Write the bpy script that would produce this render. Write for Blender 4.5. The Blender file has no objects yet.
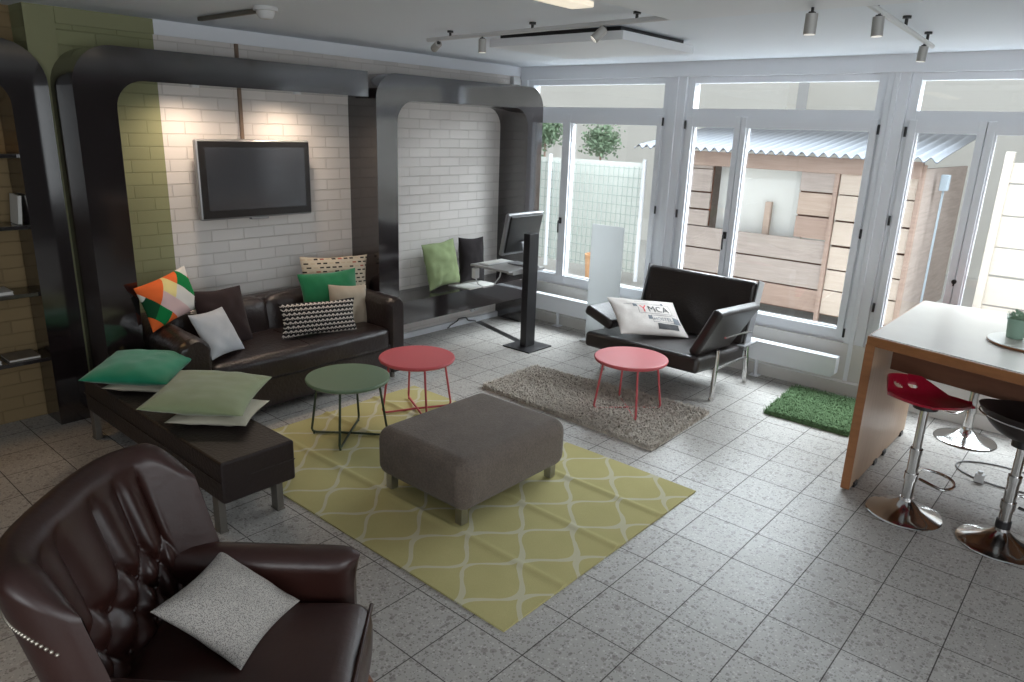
import bpy, bmesh, math, random
from mathutils import Vector, Matrix, noise
from math import pi, sin, cos, radians, sqrt
random.seed(7)
SC = bpy.context.scene
COL = SC.collection

# ------------------------------------------------------------------ camera, exposure, sky, light
cam_d = bpy.data.cameras.new('camera')
cam = bpy.data.objects.new('camera', cam_d)
COL.objects.link(cam)
SC.camera = cam
yaw, pitch, roll = .708539, .28733, .035078
fw = Vector((-sin(yaw)*cos(pitch), cos(yaw)*cos(pitch), -sin(pitch)))
rt = Vector((cos(yaw), sin(yaw), 0)); upv = rt.cross(fw)
r2 = rt*cos(roll) + upv*sin(roll); u2 = -rt*sin(roll) + upv*cos(roll)
cam.matrix_world = Matrix(((r2.x, u2.x, -fw.x, 0), (r2.y, u2.y, -fw.y, 0), (r2.z, u2.z, -fw.z, 1.94), (0, 0, 0, 1)))
cam_d.sensor_fit = 'HORIZONTAL'; cam_d.sensor_width = 36; cam_d.lens = 719.44/1024*36
cam_d.clip_start = .05; cam_d.clip_end = 200

SC.view_settings.view_transform = 'Standard'
SC.view_settings.look = 'None'
SC.view_settings.gamma = 1
SC.view_settings.use_curve_mapping = False
SC.view_settings.exposure = 0.26

SKY_LOW, SKY_HIGH = .44, 1.5
W = bpy.data.worlds.new('overcast_sky'); SC.world = W; W.use_nodes = True
nt = W.node_tree; nt.nodes.clear()
out = nt.nodes.new('ShaderNodeOutputWorld'); bg = nt.nodes.new('ShaderNodeBackground')
tc = nt.nodes.new('ShaderNodeTexCoord'); sx = nt.nodes.new('ShaderNodeSeparateXYZ')
mr = nt.nodes.new('ShaderNodeMapRange'); mr.interpolation_type = 'SMOOTHSTEP'
mr.inputs[1].default_value = .13; mr.inputs[2].default_value = .45
mr.inputs[3].default_value = SKY_LOW; mr.inputs[4].default_value = SKY_HIGH
nt.links.new(tc.outputs['Generated'], sx.inputs[0]); nt.links.new(sx.outputs[2], mr.inputs[0])
bg.inputs[0].default_value = (.93, .97, 1.0, 1)
nt.links.new(mr.outputs[0], bg.inputs[1]); nt.links.new(bg.outputs[0], out.inputs[0])

def area(name, loc, target, sx_, sy_, power, color, spread=180):
    l = bpy.data.lights.new(name, 'AREA'); l.shape = 'RECTANGLE'; l.size = sx_; l.size_y = sy_
    l.energy = power; l.color = color; l.spread = radians(spread)
    o = bpy.data.objects.new(name, l); COL.objects.link(o); o.location = loc
    o.rotation_euler = (Vector(target)-Vector(loc)).to_track_quat('-Z', 'Y').to_euler()
    return o
def spot(name, loc, target, power, color, angle=70, blend=.6, r=.03):
    l = bpy.data.lights.new(name, 'SPOT'); l.energy = power; l.color = color
    l.spot_size = radians(angle); l.spot_blend = blend; l.shadow_soft_size = r
    o = bpy.data.objects.new(name, l); COL.objects.link(o); o.location = loc
    o.rotation_euler = (Vector(target)-Vector(loc)).to_track_quat('-Z', 'Y').to_euler()
    return o
area('sky_light', (-1.6, 7.9, 4.1), (-2.0, 3.2, .3), 7.5, 2.6, 1450, (.86, .94, 1.0))
area('side_fill', (4.1, .6, 1.75), (0, .9, 1.4), 3.6, 2.4, 90, (.90, .96, 1.0))  # added fill lamp beyond the unseen right wall, brightens the room
area('rear_fill', (1.6, -3.5, 1.75), (.9, 0, 1.3), 2.6, 2.2, 75, (.92, .97, 1.0))  # added fill lamp behind the camera, lifts surfaces facing the room

# ------------------------------------------------------------------ materials
class NT:
    """tiny helper for node maths"""
    def __init__(s, m):
        s.t = m.node_tree; s.m = m
    def n(s, typ, **kw):
        x = s.t.nodes.new(typ)
        for k, v in kw.items(): setattr(x, k, v)
        return x
    def put(s, sock, v):
        if isinstance(v, (int, float)): sock.default_value = v
        elif isinstance(v, (tuple, list)): sock.default_value = (*v, 1) if len(v) == 3 and sock.type == 'RGBA' else v
        else: s.t.links.new(v, sock)
    def m_(s, op, a, b=0.0, c=0.0):
        x = s.n('ShaderNodeMath', operation=op)
        s.put(x.inputs[0], a); s.put(x.inputs[1], b); s.put(x.inputs[2], c)
        return x.outputs[0]
    def obj(s):
        return s.n('ShaderNodeTexCoord').outputs['Object']
    def sep(s, v):
        x = s.n('ShaderNodeSeparateXYZ'); s.put(x.inputs[0], v); return x.outputs
    def comb(s, a, b, c=0.0):
        x = s.n('ShaderNodeCombineXYZ'); s.put(x.inputs[0], a); s.put(x.inputs[1], b); s.put(x.inputs[2], c); return x.outputs[0]
    def noise(s, scale, detail=3, vec=None, rough=.5):
        x = s.n('ShaderNodeTexNoise'); x.inputs['Scale'].default_value = scale; x.inputs['Detail'].default_value = detail
        x.inputs['Roughness'].default_value = rough
        s.put(x.inputs['Vector'], vec if vec is not None else s.obj()); return x.outputs[0]
    def mix(s, f, a, b):
        x = s.n('ShaderNodeMix', data_type='RGBA'); s.put(x.inputs[0], f); s.put(x.inputs[6], a); s.put(x.inputs[7], b); return x.outputs[2]
    def ramp(s, f, stops, const=False):
        x = s.n('ShaderNodeValToRGB'); r = x.color_ramp
        if const: r.interpolation = 'CONSTANT'
        while len(r.elements) < len(stops): r.elements.new(.5)
        for e, (p, c) in zip(r.elements, stops): e.position = p; e.color = (*c, 1)
        s.put(x.inputs[0], f); return x.outputs[0]
    def bump(s, h, dist, strength=1.0):
        x = s.n('ShaderNodeBump'); x.inputs['Distance'].default_value = dist; x.inputs['Strength'].default_value = strength
        s.put(x.inputs['Height'], h); s.put(s.p.inputs['Normal'], x.outputs[0])

def material(name, color=(.5, .5, .5), rough=.5, metal=0, spec=.5, coat=0, coat_rough=.1, sheen=0, vary=0, vscale=8, bump=0, bscale=60):
    m = bpy.data.materials.new(name); m.use_nodes = True
    t = NT(m); t.p = m.node_tree.nodes['Principled BSDF']
    p = t.p
    p.inputs['Roughness'].default_value = rough; p.inputs['Metallic'].default_value = metal
    p.inputs['Specular IOR Level'].default_value = spec
    p.inputs['Coat Weight'].default_value = coat; p.inputs['Coat Roughness'].default_value = coat_rough
    p.inputs['Sheen Weight'].default_value = sheen
    p.inputs['Base Color'].default_value = (*color, 1)
    if vary:
        f = t.noise(vscale, 4)
        a = tuple(c*(1-vary) for c in color); b = tuple(min(1, c*(1+vary)) for c in color)
        t.put(p.inputs['Base Color'], t.mix(f, a, b))
    if bump: t.bump(t.noise(bscale, 4), bump)
    return m, t
def M(*a, **k): return material(*a, **k)[0]

def S(r, g, b):          # sRGB 0-255 to linear
    f = lambda c: (c/255/12.92) if c/255 <= .04045 else ((c/255+.055)/1.055)**2.4
    return (f(r), f(g), f(b))

white_paint = M('white_paint', S(226, 228, 232), .5, vary=.03, vscale=3)
frame_paint = M('frame_paint', S(232, 234, 238), .4, vary=.03, vscale=2)
ceiling_paint = M('ceiling_paint', S(226, 231, 238), .7, vary=.03, vscale=.7, bump=.002, bscale=200)
plain_wall = M('plain_wall', S(84, 82, 80), .8, vary=.03)
low_wall = M('low_wall', S(216, 213, 208), .7, vary=.08, vscale=5)
black_lam, t = material('black_laminate', S(30, 23, 24), .5, spec=.05, vary=.08, vscale=3)
t.p.inputs['Coat Weight'].default_value = 1.0; t.p.inputs['Coat Roughness'].default_value = .10
t.p.inputs['Coat IOR'].default_value = 2.15
black_metal = M('black_metal', S(32, 30, 32), .35, spec=.6, vary=.1, vscale=4)
chrome = M('chrome', (.62, .61, .60), .13, metal=1, vary=.04)
steel = M('brushed_steel', (.42, .41, .40), .35, metal=1, vary=.08, vscale=30)
dull_steel = M('dull_steel', S(120, 115, 108), .45, metal=.6, vary=.08, vscale=20)
black_plastic = M('black_plastic', S(28, 26, 26), .35, vary=.05)
white_plastic = M('white_plastic', S(205, 205, 205), .4, vary=.02)
sofa_leather = M('dark_leather', S(38, 29, 28), .33, spec=.55, vary=.2, vscale=6, bump=.004, bscale=45)
bench_leather = M('bench_leather', S(40, 31, 30), .42, spec=.4, vary=.15, vscale=6, bump=.003, bscale=60)
seat_leather = M('black_leather', S(42, 36, 35), .3, spec=.6, vary=.15, vscale=6, bump=.003, bscale=60)
arm_leather = M('oxblood_leather', S(52, 27, 22), .38, spec=.6, vary=.3, vscale=5, bump=.0008, bscale=40)
red_metal = M('red_lacquer', S(188, 82, 86), .4, vary=.03)
pink_metal = M('coral_lacquer', S(184, 76, 82), .42, vary=.03)
green_metal = M('sage_lacquer', S(98, 118, 94), .42, vary=.03)
dark_green = M('dark_green_lacquer', S(54, 66, 48), .45, vary=.03)
red_plastic = M('red_plastic', S(150, 20, 44), .28, spec=.5, coat=.3, vary=.03)
glass_dark = M('screen_glass', S(54, 57, 63), .14, spec=.7, vary=.03)
silver = M('silver_plastic', S(150, 150, 152), .35, metal=.5, vary=.03)
ottoman_cloth, t = material('brown_grey_felt', S(82, 74, 68), .95, spec=.1, sheen=.15)
f1 = t.noise(95, 4, rough=.7); f2 = t.noise(9, 3)
t.put(t.p.inputs['Base Color'], t.mix(t.m_('ADD', t.m_('MULTIPLY', f1, .7), t.m_('MULTIPLY', f2, .3)), S(54, 48, 45), S(136, 123, 113)))
t.bump(f1, .003)
rug_grey = M('grey_shag', S(186, 177, 166), 1, spec=.05, vary=.35, vscale=30)
rug_green = M('green_shag', S(100, 124, 90), 1, spec=.05, vary=.35, vscale=40)
paper = M('paper', S(205, 203, 198), .7, vary=.04, vscale=20)
cardboard = M('book_cover', S(120, 110, 96), .7, vary=.3, vscale=14)
mint = M('mint_pot', S(140, 168, 150), .5, vary=.04)
leaf_pale = M('pale_leaf', S(150, 172, 150), .6, vary=.3, vscale=25)

# glass of the panes: thin, clear, slightly reflecting
glass = bpy.data.materials.new('window_glass'); glass.use_nodes = True
g = NT(glass); glass.node_tree.nodes.clear()
o_ = g.n('ShaderNodeOutputMaterial'); tr = g.n('ShaderNodeBsdfTransparent'); gl = g.n('ShaderNodeBsdfGlossy')
tr.inputs[0].default_value = (.95, .96, .96, 1); gl.inputs['Roughness'].default_value = .02
mx = g.n('ShaderNodeMixShader'); mx.inputs[0].default_value = .05
g.put(mx.inputs[1], tr.outputs[0]); g.put(mx.inputs[2], gl.outputs[0]); g.put(o_.inputs[0], mx.outputs[0])

# painted sand-lime brick: white, an olive stripe between two lines
def brick_material(name, white, green, y0, y1):
    m, t = material(name, white, .75, spec=.3)
    s = t.sep(t.obj())
    bt = t.n('ShaderNodeTexBrick'); bt.offset = .5
    t.put(bt.inputs['Vector'], t.comb(s[1], s[2], 0.0))
    bt.inputs['Scale'].default_value = 1; bt.inputs['Brick Width'].default_value = .25; bt.inputs['Row Height'].default_value = .083
    bt.inputs['Mortar Size'].default_value = .0045; bt.inputs['Mortar Smooth'].default_value = .3
    bt.inputs['Color1'].default_value = (1, 1, 1, 1); bt.inputs['Color2'].default_value = (.9, .9, .9, 1); bt.inputs['Mortar'].default_value = (.86, .85, .84, 1)
    ingreen = t.m_('MULTIPLY', t.m_('GREATER_THAN', s[1], y0), t.m_('LESS_THAN', s[1], y1))
    c = t.mix(ingreen, white, green)
    x = t.n('ShaderNodeMix', data_type='RGBA', blend_type='MULTIPLY'); x.inputs[0].default_value = 1
    t.put(x.inputs[6], c); t.put(x.inputs[7], bt.outputs['Color'])
    t.put(t.p.inputs['Base Color'], x.outputs[2])
    h = t.m_('ADD', t.m_('MULTIPLY', bt.outputs['Fac'], -1.0), t.m_('MULTIPLY', t.noise(30, 4), .12))
    t.bump(h, .005)
    return m
brick_white = brick_material('painted_brick', S(216, 210, 205), S(142, 143, 108), -50, 2.222)
brick_warm = brick_material('olive_brick', S(136, 116, 84), S(136, 116, 84), -50, 50)
green_paint = M('olive_paint', S(138, 138, 104), .75, vary=.05)

# terrazzo floor tiles
terrazzo, t = material('terrazzo_tiles', (.4, .4, .4), .3, spec=.35)
s = t.sep(t.obj()); TS = .2996
fx = t.m_('PINGPONG', t.m_('ADD', s[0], 1.142+TS*40), TS/2)
fy = t.m_('PINGPONG', t.m_('ADD', s[1], -2.107+TS*40), TS/2)
grout = t.m_('LESS_THAN', t.m_('MINIMUM', fx, fy), .0024)
cellx = t.m_('FLOOR', t.m_('DIVIDE', t.m_('ADD', s[0], 1.142), TS)); celly = t.m_('FLOOR', t.m_('DIVIDE', t.m_('ADD', s[1], -2.107), TS))
wn = t.n('ShaderNodeTexWhiteNoise'); t.put(wn.inputs[0], t.comb(cellx, celly, 0.0))
def chips(scale, thr, seed):
    v = t.n('ShaderNodeTexVoronoi'); v.inputs['Scale'].default_value = scale
    mp = t.n('ShaderNodeMapping'); mp.inputs['Location'].default_value = (seed, seed*2, 0); t.put(mp.inputs[0], t.obj())
    t.put(v.inputs['Vector'], mp.outputs[0])
    sc_ = t.n('ShaderNodeSeparateColor'); t.put(sc_.inputs[0], v.outputs['Color'])
    return t.m_('MULTIPLY', t.m_('LESS_THAN', v.outputs['Distance'], .42), t.m_('GREATER_THAN', sc_.outputs[0], thr)), sc_.outputs[1]
base = t.mix(t.m_('MULTIPLY', wn.outputs[0], 1.0), S(170, 166, 161), S(182, 178, 173))
base = t.mix(t.noise(55, 5, rough=.7), S(158, 154, 149), base)
k1, r1 = chips(62, .72, 3.1); k2, _ = chips(120, .70, 1.7); k3, _ = chips(30, .86, 5.3); k4, _ = chips(85, .75, 8.2)
c = t.mix(t.m_('MULTIPLY', k4, .55), base, S(200, 197, 192))
c = t.mix(t.m_('MULTIPLY', k2, .62), c, S(110, 106, 103))
c = t.mix(t.m_('MULTIPLY', k1, .52), c, S(98, 90, 87))
c = t.mix(t.m_('MULTIPLY', k3, .45), c, S(104, 95, 90))
c = t.mix(t.m_('MULTIPLY', grout, .85), c, S(52, 46, 43))
t.put(t.p.inputs['Base Color'], c)
t.put(t.p.inputs['Roughness'], t.m_('ADD', t.m_('MULTIPLY', grout, .5), t.m_('ADD', .30, t.m_('MULTIPLY', t.noise(5, 3), .12))))
t.bump(t.m_('MULTIPLY', grout, -1.0), .002)

# rug with an ogee trellis
rug_yellow, t = material('yellow_trellis_weave', (.5, .5, .3), .95, spec=.1)
s = t.sep(t.obj()); P_, Q_ = .34, .405
wob = t.m_('MULTIPLY', t.noise(7, 2), .03)
cs = t.m_('MULTIPLY', t.m_('COSINE', t.m_('MULTIPLY', s[1], 2*pi/Q_)), P_/4*.86)
d1 = t.m_('PINGPONG', t.m_('ADD', t.m_('ADD', s[0], cs), P_*40), P_/2)
d2 = t.m_('PINGPONG', t.m_('ADD', t.m_('SUBTRACT', s[0], cs), P_*40.5), P_/2)
ln = t.m_('LESS_THAN', t.m_('ADD', t.m_('MINIMUM', d1, d2), t.m_('SUBTRACT', wob, .015)), .0145)
weave = t.noise(300, 2)
yb = t.mix(t.m_('ADD', t.m_('MULTIPLY', weave, .6), t.m_('MULTIPLY', t.noise(5, 3), .4)), S(164, 155, 104), S(196, 187, 136))
t.put(t.p.inputs['Base Color'], t.mix(t.m_('MULTIPLY', ln, .82), yb, S(196, 192, 168)))
t.bump(weave, .002)

# wood of the tall table
def wood(name, c1, c2, sc=(2, 14, 14), rough=.4, spec=.5):
    m, t = material(name, c1, rough, spec=spec)
    mp = t.n('ShaderNodeMapping'); mp.inputs['Scale'].default_value = sc; t.put(mp.inputs[0], t.obj())
    n = t.noise(2.2, 6, mp.outputs[0], .62)
    t.put(t.p.inputs['Base Color'], t.mix(n, c1, c2)); t.bump(n, .001)
    return m
oak_edge = wood('oak_edge', S(118, 74, 44), S(160, 108, 68))
oak_dark = wood('oak_underside', S(92, 58, 42), S(120, 78, 56), rough=.55)
oak_panel = wood('oak_panel', S(168, 140, 116), S(196, 168, 142), (14, 14, 2), rough=.5)
table_top, _t = material('pale_table_top', S(196, 190, 182), .22, spec=.6, vary=.05, vscale=5)
plank_mats = [wood('plank_%s' % n, a, b, (1.2, 1, 16), .8, .2) for n, a, b in (
    ('tan', S(150, 128, 114), S(202, 182, 167)), ('grey', S(140, 128, 122), S(188, 174, 165)), ('brown', S(138, 114, 102), S(182, 160, 147)), ('pale', S(180, 162, 148), S(206, 192, 179)))]
roof_metal = M('corrugated_metal', S(106, 110, 116), .5, metal=.1, vary=.1, vscale=4)
concrete = M('yard_concrete', S(172, 170, 165), .9, vary=.1, vscale=2)
render_wall = M('rendered_wall', S(222, 220, 214), .9, vary=.05, vscale=1)
leaf_green = M('yard_leaf', S(116, 138, 110), .7, vary=.35, vscale=9)
yard_orange = M('weathered_orange', S(196, 150, 110), .8, vary=.1)
yard_blue = M('pale_blue_plastic', S(168, 180, 190), .6, vary=.05)

# ------------------------------------------------------------------ mesh builder
class B:
    def __init__(s): s.b = bmesh.new()
    def add(s, verts, faces):
        vs = [s.b.verts.new(v) for v in verts]
        for f in faces:
            try: s.b.faces.new([vs[i] for i in f])
            except ValueError: pass
        return vs
    def box(s, x0, x1, y0, y1, z0, z1, bev=0, seg=2, M_=None):
        t = bmesh.new(); bmesh.ops.create_cube(t, size=1)
        for v in t.verts: v.co = Vector(((x0+x1)/2+v.co.x*(x1-x0), (y0+y1)/2+v.co.y*(y1-y0), (z0+z1)/2+v.co.z*(z1-z0)))
        if bev: bmesh.ops.bevel(t, geom=list(t.edges), offset=bev, segments=seg, profile=.5, affect='EDGES')
        s.merge(t, M_); return s
    def merge(s, t, M_=None):
        if M_ is not None: t.transform(M_)
        me = bpy.data.meshes.new('tmp'); t.to_mesh(me); t.free(); s.b.from_mesh(me); bpy.data.meshes.remove(me)
    def cyl(s, p0, p1, r0, r1=None, n=20, cap=True):
        r1 = r0 if r1 is None else r1
        p0, p1 = Vector(p0), Vector(p1); q = (p1-p0).to_track_quat('Z', 'Y')
        vs = []
        for p, r in ((p0, r0), (p1, r1)):
            for i in range(n): vs.append(p + q @ Vector((r*cos(2*pi*i/n), r*sin(2*pi*i/n), 0)))
        f = [(i, (i+1) % n, n+(i+1) % n, n+i) for i in range(n)]
        if cap: f += [tuple(range(n-1, -1, -1)), tuple(range(n, 2*n))]
        s.add(vs, f); return s
    def tube(s, pts, r, n=10, closed=False):
        pts = [Vector(p) for p in pts]; L = len(pts); rings = []; prev = None
        for i, p in enumerate(pts):
            a = pts[(i-1) % L] if (closed or i > 0) else p; c = pts[(i+1) % L] if (closed or i < L-1) else p
            d = (c-a).normalized()
            if prev is None:
                ref = Vector((0, 0, 1)) if abs(d.z) < .9 else Vector((1, 0, 0)); nrm = d.cross(ref).normalized()
            else: nrm = (prev - d*prev.dot(d)).normalized()
            prev = nrm; bn = d.cross(nrm)
            rr = r[i] if isinstance(r, (list, tuple)) else r
            rings.append([p + nrm*rr*cos(2*pi*k/n) + bn*rr*sin(2*pi*k/n) for k in range(n)])
        vs = [v for R in rings for v in R]; f = []
        for i in range(L if closed else L-1):
            for k in range(n):
                a, b_ = i*n, ((i+1) % L)*n
                f.append((a+k, a+(k+1) % n, b_+(k+1) % n, b_+k))
        if not closed: f += [tuple(range(n-1, -1, -1)), tuple(range((L-1)*n, L*n))]
        s.add(vs, f); return s
    def lathe(s, prof, c=(0, 0, 0), n=32):
        vs = []; f = []; idx = []
        for r, z in prof:
            if r < 1e-5: idx.append([len(vs)]); vs.append((c[0], c[1], c[2]+z))
            else:
                idx.append(list(range(len(vs), len(vs)+n)))
                vs += [(c[0]+r*cos(2*pi*i/n), c[1]+r*sin(2*pi*i/n), c[2]+z) for i in range(n)]
        for a, b_ in zip(idx, idx[1:]):
            for i in range(n):
                q = [a[i % len(a)], a[(i+1) % len(a)], b_[(i+1) % len(b_)], b_[i % len(b_)]]
                q = list(dict.fromkeys(q))
                if len(q) > 2: f.append(tuple(q))
        s.add(vs, f); return s
    def prism(s, poly, axis, a, b_, bev=0, seg=2):
        """2-D polygon extruded along axis (0,1,2) from a to b"""
        def P(p, h): return (h, p[0], p[1]) if axis == 0 else (p[0], h, p[1]) if axis == 1 else (p[0], p[1], h)
        t = bmesh.new(); n = len(poly)
        v0 = [t.verts.new(P(p, a)) for p in poly]; v1 = [t.verts.new(P(p, b_)) for p in poly]
        t.faces.new(v0[::-1]); t.faces.new(v1)
        for i in range(n): t.faces.new((v0[i], v0[(i+1) % n], v1[(i+1) % n], v1[i]))
        bmesh.ops.recalc_face_normals(t, faces=list(t.faces))
        if bev:
            e = [e for e in t.edges if e.calc_face_angle(0) > radians(50)]
            bmesh.ops.bevel(t, geom=e, offset=bev, segments=seg, profile=.5, affect='EDGES')
        s.merge(t); return s
    def slab(s, quad, thick, bev=.01, seg=3):
        """quad of four 3-D corners thickened along its normal"""
        q = [Vector(p) for p in quad]; n = (q[1]-q[0]).cross(q[3]-q[0]).normalized()*thick
        t = bmesh.new(); a = [t.verts.new(p) for p in q]; c = [t.verts.new(p+n) for p in q]
        t.faces.new(a[::-1]); t.faces.new(c)
        for i in range(4): t.faces.new((a[i], a[(i+1) % 4], c[(i+1) % 4], c[i]))
        bmesh.ops.recalc_face_normals(t, faces=list(t.faces))
        if bev: bmesh.ops.bevel(t, geom=list(t.edges), offset=bev, segments=seg, profile=.5, affect='EDGES')
        s.merge(t); return s
    def grid(s, fn, nu, nv, closed_u=False):
        vs = [Vector(fn(i/(nu if closed_u else nu-1), j/(nv-1))) for j in range(nv) for i in range(nu)]
        f = []
        for j in range(nv-1):
            for i in range(nu if closed_u else nu-1):
                f.append((j*nu+i, j*nu+(i+1) % nu, (j+1)*nu+(i+1) % nu, (j+1)*nu+i))
        s.add(vs, f); return s
    def done(s, name, mat, parent=None, angle=35, weld=0, flat=False, recalc=True, M_=None, wn=True):
        if weld: bmesh.ops.remove_doubles(s.b, verts=list(s.b.verts), dist=weld)
        if recalc: bmesh.ops.recalc_face_normals(s.b, faces=list(s.b.faces))
        me = bpy.data.meshes.new(name); s.b.to_mesh(me); s.b.free()
        me.materials.append(mat)
        if not flat:
            for p in me.polygons: p.use_smooth = True
            me.set_sharp_from_angle(angle=radians(angle))
        o = bpy.data.objects.new(name, me); COL.objects.link(o)
        if not flat and wn:
            w_ = o.modifiers.new('weighted_normal', 'WEIGHTED_NORMAL'); w_.keep_sharp = True; w_.weight = 100
        if M_ is not None: o.matrix_world = M_
        if parent is not None: o.parent = parent
        return o

def tag(o, label, cat, group=None, kind=None):
    if label: o['label'] = label
    if cat: o['category'] = cat
    if group: o['group'] = group
    if kind: o['kind'] = kind
    return o
def thing(name, label, cat, loc=(0, 0, 0), rz=0, group=None):
    o = bpy.data.objects.new(name, None); COL.objects.link(o); o.location = loc; o.rotation_euler = (0, 0, rz)
    o.empty_display_size = .1
    return tag(o, label, cat, group)
def struct(o): o['kind'] = 'structure'; return o
def dup(root, loc=None, rz=None, label=None, group=None):
    r = root.copy(); COL.objects.link(r)
    if loc is not None: r.location = loc
    if rz is not None: r.rotation_euler = (0, 0, rz)
    if label: r['label'] = label
    if group: r['group'] = group
    for ch in list(root.children):
        c = ch.copy(); COL.objects.link(c); c.parent = r
        for g_ in list(ch.children):
            d = g_.copy(); COL.objects.link(d); d.parent = c
    return r
def arc(cx, cy, r, a0, a1, n=8):
    return [(cx+r*cos(radians(a0+(a1-a0)*i/n)), cy+r*sin(radians(a0+(a1-a0)*i/n))) for i in range(n+1)]

# ------------------------------------------------------------------ room shell
XW, YW, ZC = -5.03, 5.9, 2.53
XR, YB = 3.2, -2.6
struct(B().box(-5.7, XR, YB, 5.95, -.12, 0).done('floor', terrazzo))
struct(B().box(-5.7, XR+.2, YB-.2, 6.15, ZC, ZC+.15).done('ceiling', ceiling_paint))
wl = struct(B().box(XW-.9, XW, 1.50, 6.1, 0, ZC).done('wall_left', brick_white))
struct(B().box(XW-.9, -5.25, YB, 1.50, 0, ZC).done('wall_niche', brick_warm))
struct(B().box(-5.7, -1.2, YB-.2, YB, 0, ZC).box(3.0, XR+.2, YB-.2, YB, 0, ZC).box(-1.2, 3.0, YB-.2, YB, 0, .5).box(-1.2, 3.0, YB-.2, YB, 2.4, ZC).done('wall_rear', plain_wall))  # unseen wall; its opening is added to let the rear fill lamp in
struct(B().box(XR, XR+.2, YB, 6.1, 0, .45).box(XR, XR+.2, YB, 6.1, 2.4, ZC).box(XR, XR+.2, 2.5, 6.1, .45, 2.4).box(XR, XR+.2, YB, -2.0, .45, 2.4).done('wall_right', plain_wall))  # unseen wall; the gap in it is added for the side fill lamp
struct(B().box(XW-.01, XW+.012, 1.50, 1.66, 0, ZC).done('trim_1', green_paint))
struct(B().box(XW-.01, XW+.02, 1.66, 2.222, 2.44, ZC).done('trim_2', green_paint))
struct(B().box(XW-.01, XW+.02, 2.222, 5.84, 2.44, ZC).done('trim_3', white_paint))
# low wall and header of the window side
struct(B().box(XW-.1, XR, 5.80, 6.05, 0, .10).box(XW-.1, XR, 5.86, 6.05, .10, .40).done('wall_back', low_wall))
struct(B().box(XW-.1, XR, 5.845, 6.05, 2.41, ZC).done('trim_4', frame_paint))
struct(B().box(XW, XW+.035, 3.85, 5.80, .0, .055, .006).done('baseboard_left', white_paint))

# ------------------------------------------------------------------ windows
def window(n, x0, x1, glass_spans, post_right, handles, hinge_z):
    z0, z1 = .40, 2.41
    root = bpy.data.objects.new('window_%d' % n, None); COL.objects.link(root); root.location = (0, YW, 0); struct(root)
    fr = B()
    i0, i1 = x0+.065, x1-.065
    fr.box(i0, i1, .002, .10, 2.36, z1-.002); fr.box(i0, i1, .002, .10, 2.085, 2.155)
    fr.box(x0+.001, i0, 0, .10, z0+.046, z1, .003); fr.box(i1, x1-.001, 0, .10, z0+.046, z1, .003)
    fr.box(x0+.001, x1-.001, -.012, .10, z0-.02, z0+.045, .003)
    fr.done('window_frame', frame_paint, root)
    tg = B().box(x0+.065, x1-.065, .05, .058, 2.155, 2.36)
    tg.done('transom_pane', glass, root)
    for k, (a, b) in enumerate(glass_spans):
        cs_ = B(); w = .05
        lo = a-(.05 if k == 0 else .047); hi = b+(.047 if k == 0 else .05)
        cs_.box(lo, a, -.022, .07, .43, 2.092, .003); cs_.box(b, hi, -.022, .07, .43, 2.092, .003)
        cs_.box(a, b, -.020, .068, 2.005, 2.09); cs_.box(a, b, -.020, .068, .432, .50)
        cs_.box(a, b, .0, .03, .50, .512); cs_.box(a, a+.012, .0, .03, .512, 2.005)
        c_ = cs_.done('casement', frame_paint, root)
        B().box(a, b, .035, .043, .50, 2.005).done('pane', glass, c_)
        hx = lo-.012 if k == 0 else hi+.012
        for z in hinge_z:
            B().cyl((hx, -.03, z-.035), (hx, -.03, z+.035), .009, n=10).done('hinge', black_metal, c_)
        if k == 0 and handles is not None:
            hb = B().box(hi-.035, hi-.005, -.034, -.018, handles-.03, handles+.03, .004)
            hb.tube([(hi-.02, -.03, handles), (hi-.02, -.055, handles), (hi-.02, -.06, handles-.04), (hi-.02, -.058, handles-.12)], .008, 8)
            hb.done('window_handle', black_metal, c_)
    return root
window(1, -4.95, -3.33, [(-4.87, -4.475), (-4.385, -3.43)], None, 1.06, (2.04, 1.27, .5))
window(2, -3.17, -1.58, [(-3.085, -2.70), (-2.60, -1.65)], None, 1.12, (2.02, 1.26, .48))
window(3, -1.43, .16, [(-1.345, -.965), (-.865, .08)], None, None, (2.01, 1.38, .72))
for k, (a, b) in enumerate(((-5.03, -4.95), (-3.33, -3.17), (-1.58, -1.43), (.16, 3.2))):
    p = B().box(a, b, 5.87, 6.05, 0, ZC, .004)
    if b-a < .5 and a > -5: p.box((a+b)/2-.03, (a+b)/2+.005, 5.855, 5.9, .1, 2.42, .006)
    struct(p.done('trim_%d' % (k+5), plain_wall if b-a > 1 else frame_paint))
# keyhole of the glazed door
tag(B().cyl((-.916, 5.862, 1.0), (-.916, 5.885, 1.0), .016, n=14).box(-.921, -.911, 5.862, 5.875, .97, 1.0).done('keyhole_escutcheon', black_metal),
    'small black keyhole plate on the middle stile of the right-hand glazed door', 'keyhole')

# convector strips under the windows
def convector(name, x0, x1, legs, label):
    r = thing(name, label, 'radiator', ((x0+x1)/2, 5.70, 0), 0, 'low convectors under the windows')
    w = (x1-x0)/2
    poly = [(-w, .15), (w-.03, .15), (w, .18), (w, .315), (-w, .315)]
    B().prism(poly, 1, 0, .085, .008).done('casing', white_paint, r)
    for lx in legs:
        B().cyl((lx-(x0+x1)/2, .05, 0), (lx-(x0+x1)/2, .05, .16), .016, n=12).box(lx-(x0+x1)/2-.04, lx-(x0+x1)/2+.04, .01, .09, 0, .008, .002).done('foot', white_paint, r)
    return r
convector('convector_heater', -4.62, -3.36, (-4.32, -3.5), 'long low white convector beneath the window in the corner behind the computer post')
convector('convector_heater', -3.20, -1.56, (-3.05, -2.2), 'long low white convector beneath the window behind the black two-seater')

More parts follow.
